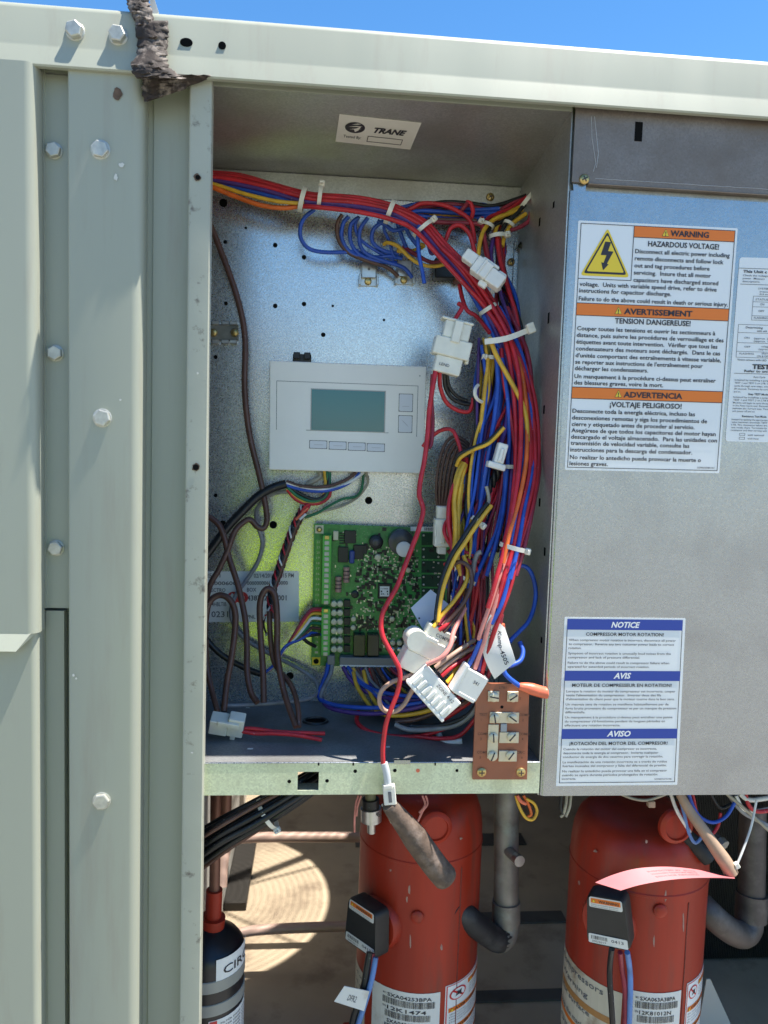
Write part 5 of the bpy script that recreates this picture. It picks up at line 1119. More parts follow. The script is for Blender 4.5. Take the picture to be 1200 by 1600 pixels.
def compressor(label, cx, dcen, R, covq, serial, boss_px, stud_px, tboss):
    c = Vector((P(cx, 1400, dcen).x, dcen*U, FLOOR_Z)); R *= U
    t = thing('compressor', label, 'compressor', c, 'red compressors under the control box')
    zt_ = CAM.z - 790*U - FLOOR_Z; b = MB()
    prof = [(R*.72, 0), (R*.98, 12*U), (R, 30*U), (R, zt_ - 4*U), (R*1.012, zt_ - 3*U), (R*1.012, zt_ + 1*U), (R, zt_ + 3*U), (R*.995, zt_ + 28*U), (R*.965, zt_ + 58*U), (R*.90, zt_ + 82*U), (R*.78, zt_ + 98*U), (R*.5, zt_ + 108*U), (R*.1, zt_ + 110*U)]
    b.lathe(c, Vector((0, 0, 1)), prof, 72); b.build('shell', RED, t, 35)
    b = MB(); b.box(c + Vector((-R*1.15, -R*.9, .5*U)), c + Vector((R*1.15, R*.9, 8*U)), 3*U); b.build('mounting_foot', RED, t)
    def out(px, py):
        p = PCyl(px, py, c, R); n = Vector((p.x - c.x, p.y - c.y, 0)).normalized(); return p, n
    p, n = out(*stud_px); b = MB(); b.lathe(p - n*4*U, n, [(13*U, 0), (12.5*U, 8*U), (9*U, 11*U), (3*U, 12*U)], 20); b.build('stud', RED, t, 40)
    p, n = out(*boss_px); b = MB(); b.lathe(p - n*8*U, n, [(33*U, 0), (32*U, 7*U), (27*U, 11*U), (24*U, 12*U), (22*U, 8*U), (3*U, 8*U)], 28); b.build('boss', RED, t, 40)
    p, n = out(*tboss); b = MB(); b.lathe(p - n*14*U, n, [(50*U, 0), (50*U, 18*U), (46*U, 24*U), (6*U, 25*U)], 32); b.build('terminal_boss', RED, t, 40)
    # black terminal cover with two stickers
    q = [P(*v) for v in covq]; n = (q[1]-q[0]).cross(q[3]-q[0]).normalized(); n = n if n.y < 0 else -n
    b = MB(); cen = (q[0]+q[1]+q[2]+q[3])/4; o_ = []
    for i in range(4):
        a, m, d = q[i-1], q[i], q[(i+1) % 4]; rr = 14*U
        q0 = m + (a-m).normalized()*rr; q1 = m + (d-m).normalized()*rr
        for j in range(5):
            tt = j/4; o_.append(q0*(1-tt)**2 + m*2*tt*(1-tt) + q1*tt*tt)
    k = len(o_); ring = lambda s, z: [cen + (x-cen)*s + n*z for x in o_]
    vs_ = ring(1, -34*U) + ring(1, -5*U) + ring(.95, 0); b.add(vs_, [(j*k+i, j*k+(i+1) % k, (j+1)*k+(i+1) % k, (j+1)*k+i) for j in range(2) for i in range(k)] + [tuple(range(2*k, 3*k)), tuple(range(k))])
    tc = b.build('terminal_cover', mat('black_cover_plastic', (.022, .021, .02), .5, 0, .2, 40), t, 35)
    S2 = Sheet(quadfn(*q, 100, 140), tc)
    S2.base('warning_sticker', WLAB, 92, 34, .2, .8, 5, 8, 6); S2.rect('sticker_band', ORANGE, 12, 9, 88, 22, 1.1)
    triangle(S2, 20, 10.5, 9, 9); S2.text(INK, 'WARNING', 32, 19.5, 7.5, 84, 1.6, .02); 
    for i in range(2): S2.text(INKG, 'Disconnect power', 14, 27 + i*5, 3, 82, 1.2, 0)
    S2.base('code_sticker', WLAB, 95, 133, .2, .8, 3, 6, 108); barcode_s = random.Random(serial[1])
    u = 12
    while u < 48: w_ = barcode_s.uniform(1, 2.6); S2.rect('bar_code', INK, u, 112, u + w_, 122, 1.2); u += w_ + barcode_s.uniform(1, 2.4)
    S2.text(INKG, '0413', 58, 122, 8, 86, 1.2); S2.text(INKG, '39D2017', 14, 130, 5, 46, 1.2); S2.build()
    return t, c, R
c1, cc1, R1_ = compressor('red compressor in the middle of the lower compartment, behind the hanging brown bulb', 654, 320, 126, [(544,1399,235),(588,1428,172),(587,1503,172),(537,1468,235)], ('SXA04253BPA', 4), (681, 1294), (652, 1432), (592, 1440))
c2, cc2, R2_ = compressor('red compressor at the right of the lower compartment, with a pink tag draped across', 993, 205, 130, [(916,1396,72),(976,1406,34),(986,1489,34),(916,1474,72)], ('SXA063A38PA', 8), (1058, 1292), (1031, 1422), (950, 1440))
# data labels on the shells
def data_label(par, c, R, TL, TR, lines, seed):
    L_ = cyl_sheet(c, R, TL, TR, 150, 1000, 1250, par); L_.base('data_label', WLAB, 1000, 1250, .2, .6)
    for i, t_ in enumerate(lines):
        L_.text(INK, t_, 260, 130 + i*225, 62, 880 - i*70, 1.3, .015); barcode(L_, 230 if i else 190, 930 - i*60, 150 + i*225, 260 + i*225, seed + i)
    L_.text(INKG, 'MO:', 190, 110, 36, 245, 1.3); L_.text(INKG, 'SN:', 190, 335, 36, 245, 1.3)
    L_.build()
data_label(c1, cc1, R1_, (583, 1530), (688, 1549), ('SXA04253BPA', '12K1474', 'SXA04212KS', '39000012'), 20)
data_label(c2, cc2, R2_, (976, 1543), (1064, 1547), ('SXA063A38PA', '12K81012N', 'CON063', '39000044'), 40)
def caution(par, c, R, TL, TR):
    L_ = cyl_sheet(c, R, TL, TR, 170, 600, 1400, par, 8); L_.base('caution_label', PAPER, 600, 1400, .2, .6)
    L_.frame('border_line', REDI, 10, 12, 590, 1390, 12, 1.2)
    for i, t_ in enumerate(('WARNING', 'AVERTISSEMENT', 'ADVERTENCIA', 'WARNUNG')):
        v = 70 + i*330; u0 = 290 if i == 0 else 40
        L_.rect('caution_band#%d' % i, ORANGE, u0, v, 575, v + 75, 1.2); L_.text(INK, t_, u0 + 70, v + 60, 46, 560, 1.5, .02)
        triangle(L_, u0 + 38, v + 12, 46, 50)
        for k in range(4): L_.text(INKG, 'Do not energize with' if k % 2 else 'the cover removed or', 320 if i == 0 else 50, v + 125 + k*46, 26, 560, 1.2, 0)
    ring = [(150 + 105*cos(a*pi/16), 190 + 105*sin(a*pi/16)) for a in range(32)]; L_.poly('prohibition_sign', REDI, ring, 1.2); L_.poly('prohibition_sign', PAPER, [(150 + (x-150)*.82, 190 + (y-190)*.82) for x, y in ring], 1.4)
    L_.poly('figure', INK, [(110, 230), (140, 190), (130, 150), (165, 160), (195, 140), (185, 190), (200, 240), (160, 215)], 1.6); L_.poly('prohibition_bar', REDI, [(78, 130), (95, 112), (222, 250), (205, 268)], 1.8)
    L_.build()
caution(c1, cc1, R1_, (696, 1540), (750, 1494)); caution(c2, cc2, R2_, (1073, 1537), (1110, 1508))
OLD = mat('yellowed_label', (.60, .54, .42), .55, 0, .08, 25, dirt=(.22, .13, .06), dscale=22, dlo=.52, dhi=.7)
L_ = cyl_sheet(cc2, R2_, (882, 1492), (974, 1530), 165, 1000, 1250, c2); L_.base('old_label', OLD, 1000, 1250, .2, .6)
L_.text(INKG, 'Compressors', 60, 140, 95, 800, 1.2, .01)
for i, t_ in enumerate(('Warning', 'Hot surface', 'Stop the machine', 'Oil POE')): L_.text(INKG, t_, 80, 330 + i*250, 85, 620 + i*30, 1.2, .01)
L_.rect('old_band', mat('faded_brown_ink', (.42, .20, .06), .5), 60, 420, 940, 520, 1.0); L_.rect('old_band#2', ORANGE, 0, 860, 980, 930, 1.0); L_.build()
L_ = cyl_sheet(cc1, R1_, (549.5, 1496), (572, 1520), 130, 400, 1250, c1, 5); L_.base('old_label', OLD, 400, 1250, .2, .6); 
for i in range(6): L_.text(INKG, 'POE oil', 60, 160 + i*190, 70, 340, 1.2)
L_.build()
SCUFF = mat('grey_scuff', (.34, .20, .16), .6, 0, .2, 90)
WELD = mat('dark_weld', (.16, .022, .014), .5, 0, .3, 200, .6, 400)
for par, c, R, sp in ((c1, cc1, R1_, ((640,1390,2,9),(636,1405,1.5,5),(641,1470,1.5,12),(720,1310,3,2),(610,1360,2,2),(690,1480,2,6))), (c2, cc2, R2_, ((1040,1400,2,10),(1068,1440,1.5,16),(1010,1315,3,3),(930,1330,4,2),(1022,1470,1.5,9),(905,1380,2,4)))):
    rs = random.Random(len(sp) + int(R*1e5))
    for px, py, rx, ry in sp:
        b = MB(); pts = []
        for k in range(10):
            a = 2*pi*k/10; p = PCyl(px + rx*cos(a)*rs.uniform(.5, 1.2), py + ry*sin(a)*rs.uniform(.6, 1.2), c, R + .3*U); pts.append(p)
        b.add(pts, [tuple(range(10))]); b.build('scuff', SCUFF, par)
    b = MB(); zz = [FLOOR_Z + .02 + i*(CAM.z - 790*U - FLOOR_Z - .03)/14 for i in range(15)]; a0 = -pi/2 + (.55 if par is c1 else .35)
    b.tube([Vector((c.x + (R + .2*U)*cos(a0 + rs.uniform(-.004, .004)), c.y + (R + .2*U)*sin(a0), z)) for z in zz], 1.3*U, 6); b.build('weld_seam', WELD, par, 60)
# suction pipes
s1 = thing('suction_pipe', 'tarnished copper suction pipe with a black elbow beside the middle compressor', 'pipe', P(790, 1430, 300))
tubepx('pipe', COPPER, 20.5, [(792,1180,330),(791,1260,318),(791,1340,306),(791,1412,300)], s1); tubepx('coupling', COPPER, 23.5, [(791,1408,299),(791,1418,298),(791,1434,296),(791,1440,296)], s1)
tubepx('elbow', COPPER, 20.5, [(791,1436,296),(791,1452,292),(787,1464,284),(778,1469,274)], s1); tubepx('elbow_sleeve', FOAM, 20.5, [(788,1462,286),(778,1468,274),(762,1459,258),(742,1444,244),(720,1424,240),(706,1412,250)], s1)
tubepx('valve_stub', COPPER, 8.5, [(790,1325,300),(799,1334,276),(808,1342,255)], s1); tubepx('valve_cap', STEEL, 9.5, [(806,1340,262),(809,1343,252),(812,1346,244)], s1); tubepx('pipe_collar', FOAM, 17, [(718,1424,222),(712,1419,228)], s1)
DARKPIPE = mat('dark_pipe', (.085, .07, .065), .5, .3, .25, 40, dirt=(.16, .14, .13), dscale=25)
s2 = thing('suction_pipe', 'dark suction pipe at the right edge beside the right compressor', 'pipe', P(1180, 1430, 190))
tubepx('pipe', DARKPIPE, 22, [(1176,1260,220),(1175,1330,206),(1174,1400,196)], s2); tubepx('coupling', DARKPIPE, 26, [(1175,1395,196),(1174,1410,194),(1173,1436,190)], s2); tubepx('elbow', DARKPIPE, 22, [(1173,1430,190),(1170,1450,182),(1160,1460,172),(1145,1456,162),(1125,1442,152),(1108,1426,152),(1096,1414,164)], s2)
tubepx('stub', DARKPIPE, 9, [(1096,1290,130),(1112,1305,110),(1128,1318,92)], s2); tubepx('stub_cap', STEEL, 10, [(1125,1315,96),(1129,1319,90),(1132,1322,86)], s2); tubepx('stub_sleeve', FOAM, 14, [(1062,1300,120),(1085,1318,105),(1108,1342,96)], s2)
# pressure switch on the middle compressor
ps = thing('pressure_switch', 'silver pressure switch standing on the middle compressor top left', 'switch', P(580, 1283, 215))
tubepx('stem', mat('olive_stem', (.16, .15, .08), .5), 9, [(578,1225,215),(579,1250,215)], ps); tubepx('collar', WC['black'], 14, [(579,1248,215),(579.5,1264,215)], ps); tubepx('body', STEEL, 17, [(579.5,1262,215),(580,1272,215),(580,1282,215)], ps, 24); tubepx('nipple', STEEL, 7, [(580,1282,215),(580.5,1300,218)], ps)
for t_, a in (('T', -8), ('06', 3)):
    q = LB(iframe(580, 1272, 197, 0)); sh = Sheet(q.fn(0), ps); sh.text(INK, t_, a, 4, 9, None, .3, .02); sh.build()
for k, pts in enumerate(([(560,1243,205),(556,1256,200),(554,1280,198),(554,1300,200)], [(564,1243,203),(559,1258,198),(557,1275,197)], [(665,1243,190),(668,1256,188),(660,1268,186),(650,1290,186)], [(660,1243,190),(664,1258,186),(655,1270,184)])): wire(ps, 'pink', 1.8, pts)
# rubber bulbs
bb = thing('sensor_bulb', 'brown rubber sensor sleeve hanging below the sill in front of the middle compressor', 'sensor', P(690, 1365, 150))
pts = spline(dd([(607,1256,-12),(622,1275,-6),(642,1300,0),(662,1328,6),(682,1355,10),(700,1376,13)], 100), 6); rad = [12 + 9*min(1, i/14) for i in range(len(pts))]; rad[-1] = 14; rad[-2] = 19
b = MB(); b.tube([P(*q) for q in pts], [a*S(q[2]) for a, q in zip(rad, pts)], 18); b.build('sleeve', BULB, bb, 60); 
wire(bb, 'white', 2.2, [(598,1258,20),(604,1270,40),(612,1285,60)])
b2_ = thing('sensor_bulb', 'tan rubber sensor sleeve tied with a white string at the right compressor', 'sensor', P(1135, 1355, 60))
pts = spline(dd([(1062,1240,32),(1078,1268,22),(1098,1296,14),(1118,1325,8),(1135,1350,4),(1143,1366,3)], 60), 6)
b = MB(); b.tube([P(*q) for q in pts], [(7 + 5*min(1, i/22))*S(q[2]) if i < len(pts)-1 else 7*S(60) for i, q in enumerate(pts)], 16); b.build('sleeve', TANB, b2_, 60)
wire(b2_, 'white', 2, [(1182,1250,20),(1174,1290,12),(1162,1325,4),(1151,1352,-2)]); wire(b2_, 'white', 1.6, [(1151,1352,-3),(1148,1360,-4),(1140,1370,-4)]); q = LB(iframe(1151, 1352, -3, 60)); q.bx(-5, 5, -4, 4, -4, 4, 1); q.build('knot', NYLON, b2_)
# pink tag
def ptag(u, v):
    top = spline([(930,1379),(955,1368),(990,1358),(1030,1354.5),(1065,1356),(1100,1361),(1130,1368),(1148,1371)], 6); bot = spline([(970,1391.5),(995,1384),(1025,1378),(1055,1374),(1085,1372),(1110,1371.5),(1130,1371.5),(1148,1372.5)], 6)
    i = min(int(u*(len(top)-1)), len(top)-2); f = u*(len(top)-1) - i
    a = [x*(1-f)+y*f for x, y in zip(top[i], top[i+1])]; c = [x*(1-f)+y*f for x, y in zip(bot[i], bot[i+1])]
    return P(a[0]*(1-v)+c[0]*v, a[1]*(1-v)+c[1]*v, -6 + 8*(1-v) - 16*v)
b = MB(); NU = 36; b.add([ptag(i/NU, j/3) for j in range(4) for i in range(NU+1)], [(j*(NU+1)+i, j*(NU+1)+i+1, (j+1)*(NU+1)+i+1, (j+1)*(NU+1)+i) for j in range(3) for i in range(NU)])
pt = thing('pink_tag', 'long curled pink paper tag draped across the right compressor', 'tag', ptag(.5, .5)); b.build('tag_sheet', mat('pink_tag_paper', (.58, .17, .18), .6, 0, .05, 40), pt, 60, .0005)
sh = Sheet(lambda u, v, e: ptag(u/1000, v/100) + Vector((0, -.25, .97))*((e+.6)*U), pt)
for i, t_ in enumerate(('INSPECTED BY  DATE', 'WARRANTY TAG DO NOT REMOVE', 'SERVICE RECORD')): sh.text(INKG, t_, 330, 34 + i*20, 10, 640, .3)
sh.build()
# leads from the terminal covers
def lead(label, defs, cat='wire'):
    t = thing('lead_wire', label, cat, P(*dd(defs[0][2], 100)[0]))
    for col, r, pts in defs: wire(t, col, r, pts, 100)
    return t
l1 = lead('black and light blue leads dropping from the cover of the middle compressor', [('black',6,[(578,1488,165),(574,1510,158),(570,1535,152),(563,1560,148),(553,1590,144),(545,1640,140),(540,1710,160),(548,1790,210)]),('sky',4.6,[(587,1496,158),(583,1520,150),(577,1545,144),(568,1575,140),(556,1620,136),(550,1700,150),(560,1780,215)]),('maroon',3,[(583,1490,162),(578,1520,156),(572,1545,150)])])
l2 = lead('black, red and light blue leads dropping from the cover of the right compressor', [('black',5,[(956,1482,48),(953,1510,66),(953,1535,64),(955,1565,62),(960,1640,60),(968,1760,66),(975,1850,90)]),('maroon',4.4,[(969,1488,48),(972,1515,66),(976,1540,64),(977,1570,62),(976,1640,60),(980,1760,66),(990,1850,92)]),('sky',4.8,[(980,1488,46),(984,1515,62),(985,1545,60),(984,1575,58),(983,1640,58),(990,1760,66),(1000,1850,94)])])
tg2 = thing('wire_tag', 'small white flag tag reading DFR2 around the leads of the middle compressor', 'tag', P(550, 1560, 135))
q4_ = [P(*v) for v in ((538, 1541, 136), (577, 1549, 136), (569, 1580, 134), (522, 1565, 134))]; n = FRONT; b = MB(); b.quad3(*q4_, n, 1.5*U); b.build('tag_sheet', WLAB, tg2)
sh = Sheet(quadfn(*q4_, 100, 70), tg2); sh.text(INKG, 'DFR2', 34, 50, 24, 64, .4, .01); sh.build()
# drier / filter at left
fd = thing('filter_drier', 'black and grey filter drier can with a CIRCUIT sticker at lower left', 'filter drier', P(322, 1600, 140))
fc = Vector((P(324, 1500, 140).x, 140*U, zc(1120))); FR = 66*U
b = MB(); zt2 = P(324, 1462, 140).z - fc.z
b.lathe(fc, Vector((0,0,1)), [(FR*.9, 0), (FR, 12*U), (FR, zt2 - 26*U), (FR*.97, zt2 - 12*U), (FR*.86, zt2 - 2*U), (FR*.55, zt2 + 12*U), (FR*.3, zt2 + 22*U)], 48); b.build('can', mat('gloss_black_can', (.014, .014, .016), .35, 0, .2, 30), fd, 35)
GREYB = mat('grey_band_paint', (.30, .30, .27), .5, 0, .1, 30)
for py, hh in ((1541, 22), (1577, 22)):
    z = P(350, py, 140 - 60).z; b = MB(); b.lathe(Vector((fc.x, fc.y, z - hh*.5*U)), Vector((0,0,1)), [(FR + .2*U, 0), (FR + 1.6*U, 1*U), (FR + 1.6*U, (hh-1)*U), (FR + .2*U, hh*U)], 48); b.build('band', GREYB, fd, 30)
L_ = cyl_sheet(fc, FR, (338, 1487), (384, 1474), 46, 330, 320, fd, 8); L_.base('circuit_sticker', PAPER, 330, 320, .2, .6); L_.text(INK, 'CIRCUIT 1', 50, 205, 110, 560, 1.2, .01); L_.build()
L_ = cyl_sheet(fc, FR, (326, 1580), (383, 1566), 60, 600, 500, fd, 8); L_.base('maker_sticker', PAPER, 600, 500, .2, .6); L_.rect('sticker_band', REDI, 10, 10, 90, 490, 1.0); 
for i in range(7): L_.text(INKG, 'FILTER DRIER CORE', 130, 80 + i*55, 26, 560, 1.2)
L_.build()
b = MB(); b.tube([fc + Vector((0,0,4*U)), Vector((fc.x, fc.y, FLOOR_Z + 1*U))], 12*U, 16); b.build('outlet_pipe', COPPERD, fd, 60)
tubepx('inlet_fitting', RED, 13, [(335,1390,140),(334,1415,140),(333,1436,140)], fd); tubepx('inlet_flare', RED, 20, [(333,1432,140),(331,1448,140)], fd); tubepx('inlet_pipe', COPPERD, 8.5, [(338,1180,150),(337,1260,146),(336,1340,142),(335,1400,140)], fd)
tubepx('inlet_pipe', COPPERD, 9, [(354,1225,260),(352,1280,255),(350,1330,250)], fd)
# refrigerant lines at the back, striped by the sun through the fan guard
for lab, pts in (('upper pinkish refrigerant pipe bending down at the left behind the compressors', [(347,1386,640),(349,1350,660),(355,1324,680),(370,1312,692),(390,1309,700),(430,1308,700),(500,1308,700),(590,1308,700)]), ('lower pinkish refrigerant pipe crossing the sunlit base pan', [(350,1464,590),(390,1455,600),(440,1451,602),(520,1448,604),(600,1447,604)])):
    o = wire_mb(pts, 8, k=5, n=16).build('refrigerant_pipe', PIPEP, None, 60, origin=P(*pts[0])); tag(o, lab, 'pipe', 'refrigerant pipes at the back')
# loom of black wires leaving the sill knockout
lo = thing('wire_loom', 'thick loom of black and brown wires slanting from the sill opening to the left', 'wire loom', P(400, 1275, 40))
bundle(lo, ['black','black','brown','black','black','black','black','brown','black','black','black','black','black','brown'], [(520,1195,90),(485,1222,60),(440,1250,44),(390,1280,40),(345,1306,46),(290,1342,60)], 24, 5, seed=9, swirl=.2, hws=[14,20,25,28,30,32])
wire(lo, 'brown', 3.2, [(470,1222,40),(420,1248,20),(370,1276,14),(300,1318,20)]); wire(lo, 'black', 5, [(510,1222,70),(470,1252,52),(430,1278,44),(370,1312,50),(300,1352,60)])
tie(lo, 418, 1270, 42, -33, 26, 24, 7, 1)
# loose wires by the compressors
lead('loose yellow lead loop at the sill edge right of the suction pipe', [('yellow',2.6,[(806,1243,60),(812,1262,55),(822,1278,50),(833,1280,50),(839,1268,52),(834,1255,55),(822,1248,58)]),('orange',2.4,[(818,1243,60),(826,1258,55),(830,1272,52),(824,1276,52)]),('coral',3,[(808,1243,56),(814,1252,54),(822,1256,54)])])
lead('blue, red and white wire loops hanging under the cover panel at right', [('blue',3,[(1076,1240,50),(1084,1262,46),(1096,1278,44),(1115,1285,44),(1135,1275,46),(1150,1250,50)]),('sky',2.8,[(1060,1240,50),(1068,1268,46),(1076,1300,44),(1086,1317,44),(1098,1305,46),(1100,1290,48)]),('red',2.8,[(1082,1240,52),(1090,1275,48),(1100,1298,46),(1112,1303,46),(1122,1290,48),(1126,1270,50)]),('white',3,[(1048,1240,48),(1054,1258,46),(1062,1275,46),(1078,1300,46)]),('white',3.2,[(1150,1243,50),(1160,1262,48),(1175,1268,48),(1210,1262,50)]),('red',3.4,[(1165,1240,46),(1170,1258,42),(1184,1268,40),(1215,1264,42)]),('grey',4,[(1140,1243,56),(1160,1268,52),(1190,1285,50),(1220,1300,50)]),('olive',3,[(1135,1240,50),(1165,1265,46),(1215,1310,46)]),('black',3,[(1110,1240,60),(1125,1262,58),(1145,1255,60)]),('white',4,[(1156,1240,46),(1172,1250,44),(1210,1245,44)])])
lead('tan wires looping beside the left shoulder of the right compressor', [('olive',2.6,[(886,1240,70),(884,1258,66),(880,1272,66),(876,1276,68)]),('olive',2.6,[(892,1240,72),(890,1260,68),(884,1276,66)]),('black',3,[(878,1240,72),(876,1262,68),(880,1272,66)]),('olive',2.4,[(968,1240,40),(990,1248,38),(1012,1250,38),(1040,1241,40)])])
q = LB(iframe(1017, 1256, 38, 0)); q.bx(-6, 6, -6, 5, -5, 5, 1); o = q.build('wire_clip', TANB, None, origin=q.o); tag(o, 'small tan clip on the wires atop the right compressor', 'clip')
# condenser coil at right behind, and a slanted pale edge plate
coil = thing('condenser_coil', 'dark finned condenser coil at lower right behind the compressors', 'coil', Vector((700*U, 640*U, FLOOR_Z)))
b = MB(); b.box((830*U, 620*U, FLOOR_Z + 1*U), (1500*U, 660*U, FLOOR_Z + 640*U)); b.build('coil_block', mat('coil_dark', (.025, .024, .022), .5), coil)
b = MB()
for i in range(140):
    x = (835 + i*4.7)*U; b.add([(x, 612*U, FLOOR_Z + 2*U), (x + .8*U, 612*U, FLOOR_Z + 2*U), (x + .8*U, 612*U, FLOOR_Z + 636*U), (x, 612*U, FLOOR_Z + 636*U), (x + 3*U, 620*U, FLOOR_Z + 636*U), (x + 3*U, 620*U, FLOOR_Z + 2*U)], [(0,1,2,3), (1,5,4,2)])
o = b.build('fin', mat('fin_aluminium', (.10, .10, .09), .45, .5), coil); o['kind'] = 'stuff'
ep = thing('edge_plate', 'pale slanted sheet metal edge at the lower right behind the right compressor', 'plate', P(1120, 1580, 330))
b = MB(); A = [P(1104, 1530, 330), P(1110, 1530, 330), P(1160, 1640, 330), P(1085, 1640, 330)]; b.quad3(*A, FRONT, 3*U); b.build('plate', mat('pale_plate', (.5, .5, .46), .5), ep)
# ================================================================== BOLTS, WEATHERED STRIP, SMALL MARKS, PHOTOGRAPHER
def bolt_mesh(r, h, wr):
    b = MB(); n = 6; o = Vector()
    b.lathe(o, FRONT, [(wr*U, 0), (wr*U, 1.2*U), (wr*.92*U, 2.2*U), (r*U, 2.3*U)], 20)
    vs_ = []
    for rr, z in ((r, 2*U), (r, (h-1.2)*U), (r*.86, h*U)):
        vs_ += [Vector((cos(pi*k/3 + .3)*rr*U, -z, sin(pi*k/3 + .3)*rr*U)) for k in range(6)]
    b.add(vs_, [(j*6+k, j*6+(k+1) % 6, (j+1)*6+(k+1) % 6, (j+1)*6+k) for j in range(2) for k in range(6)] + [tuple(range(12, 18))])
    return b
proto = None
for px, py, d, r, h in ((118, 50, -15.2, 12, 12), (185, 57, -15.4, 12, 12), (157, 234, -17.5, 12.5, 6.5), (160, 653, -17.5, 12.5, 6.5), (159, 1251, -17.5, 12.5, 6.5), (85, 236, 6, 11, 9), (87, 552, 6, 11, 9), (88, 856, 6, 11, 9)):
    p = P(px, py, d)
    if proto is None:
        b = bolt_mesh(r, h, r*1.12); b.v = [v + p for v in b.v]; proto = b.build('bolt', ZINC, unit, 30, origin=p)
    else:
        o = place(proto, unit, p); o.scale = (r/12, h/12, r/12); o.rotation_euler = (0, px*.37, 0)
def pscrew(px, py, d, r=7, par=None):
    o = P(px, py, d); b = MB(); b.lathe(o, FRONT, [(r*U, 0), (r*.95*U, 1.6*U), (r*.7*U, 3.2*U), (r*.2*U, 3.9*U)], 18); s = b.build('screw', BRASS, par or unit, 40, origin=o)
    q = LB((o + FRONT*3.2*U, Vector((cos(.5),0,sin(.5))), Vector((-sin(.5),0,cos(.5))), FRONT, U)); q.bx(-r*.6, r*.6, -.9, .9, -1, .9, 0); q.bx(-.9, .9, -r*.6, -1, -1, .9, 0); q.bx(-.9, .9, 1, r*.6, -1, .9, 0); q.build('screw_slot', INK, par or unit)
pscrew(913, 280, -5.2, 8); pscrew(766, 308, BD - 3.5, 8); pscrew(799, 409, BD - 5, 7)
# holes in the rail, rust marks and chips
def rp_(px, py):  # rail face depth at this height
    z = P(px, py, -16).z; t = (zA - 9*U - z)/(zA - 9*U - zB); return -13 - 3*max(0, min(1, t))
for px, py, rx, ry in ((291, 66, 9, 6), (347, 71, 5.5, 5.5)):
    o = P(px, py, rp_(px, py) - 2.6); b = MB(); b.add([o + Vector((cos(2*pi*k/20)*rx*U, -.0002*sin(2*pi*k/20), sin(2*pi*k/20)*ry*U)) for k in range(20)] + [o + Vector((cos(2*pi*k/20)*rx*U, .002, sin(2*pi*k/20)*ry*U)) for k in range(20)], [tuple(range(20))] + [(k, (k+1) % 20, 20+(k+1) % 20, 20+k) for k in range(20)]); b.build('hole', BLACK, unit)
RUST = mat('rust_mark', (.12, .075, .05), .8, 0, .4, 200); CHIPW = mat('paint_chip', (.62, .61, .55), .6)
def blotch(px, py, d, rx, ry, m, seed, nm):
    r = random.Random(seed); o = P(px, py, d); n = 14
    b = MB(); b.add([o + Vector((cos(2*pi*k/n)*rx*U*r.uniform(.6, 1.1), -.15*U, sin(2*pi*k/n)*ry*U*r.uniform(.6, 1.1))) for k in range(n)], [tuple(range(n))]); b.build(nm, m, unit)
for i, (px, py, d, rx, ry, m, nm) in enumerate(((184,146,-19.2,7,10,RUST,'rust_mark'),(190,258,-19.2,5,4,CHIPW,'paint_chip'),(181,277,-19.2,3,6,CHIPW,'paint_chip'),(115,1055,-19.2,2,3,CHIPW,'paint_chip'),(119,1060,-19.2,2,2,CHIPW,'paint_chip'),(188,625,-19.2,2,2,CHIPW,'paint_chip'),
    (308,277,-16.2,6,6,RUST,'rust_mark'),(306,730,-16.2,7,8,RUST,'rust_mark'),(300,1176,-16.2,3,1.5,CHIPW,'paint_chip'),(309,583,-16.2,2,2,CHIPW,'paint_chip'))): blotch(px, py, d, rx, ry, m, i, nm)
for px, py, r in ((309, 277, 3.6), (306, 730, 4.6)):
    o = P(px, py, -16.5); b = MB(); b.lathe(o, FRONT, [(r*U, 0), (r*.95*U, .5*U)], 14); b.build('hole', BLACK, unit)
# weathered strip over the rail
BARK = mat('weathered_dark_sealant', (.035, .024, .019), .8, 0, .6, 90, 1.0, 170, dirt=(.24, .20, .17), dscale=75, dlo=.52, dhi=.66)
ws = thing('weathered_strip', 'weathered dark brown sealant strip draped over the top rail like bark', 'sealant strip', P(235, 60, -40))
def lump(rows, name, nx=9, th=9, seed=1):
    """ragged slab: rows = [(xl, xr, y, depth)] down its length"""
    r = random.Random(seed); sp = spline([tuple(map(float, q)) for q in rows], 5); b = MB(); m = len(sp); vs_ = []
    for i, (xl_, xr2, y, d) in enumerate(sp):
        jl, jr = r.uniform(-2, 2), r.uniform(-2, 2)
        for j in range(nx):
            t = j/(nx-1); vs_.append(P(xl_ + jl + (xr2 + jr - xl_ - jl)*t, y + r.uniform(-1.5, 1.5), d - th*sin(pi*t)**.5*r.uniform(.7, 1.15) + r.uniform(-1.2, 1.2)))
        for j in range(nx):
            t = 1 - j/(nx-1); vs_.append(P(xl_ + jl + (xr2 + jr - xl_ - jl)*t, y, d + 4))
    w_ = 2*nx
    b.add(vs_, [(i*w_+j, i*w_+(j+1) % w_, (i+1)*w_+(j+1) % w_, (i+1)*w_+j) for i in range(m-1) for j in range(w_)] + [tuple(range(w_))[::-1], tuple((m-1)*w_+j for j in range(w_))])
    return b.build(name, BARK, ws, 50)
lump([(196,233,-25,-6),(198,233,0,-14),(199,236,12,-20),(208,240,28,-22),(212,241,40,-24)], 'upper_strip', seed=2)
lump([(214,262,32,-22),(213,263,50,-24),(215,262,68,-27),(213,261,85,-34),(205,262,100,-42),(207,272,112,-46),(214,290,122,-46)], 'face_strip', th=11, seed=3)
lump([(212,330,117,-32),(222,322,124,-26),(222,300,133,-21),(223,268,146,-20),(226,232,158,-19)], 'torn_flap', nx=13, th=4, seed=4)
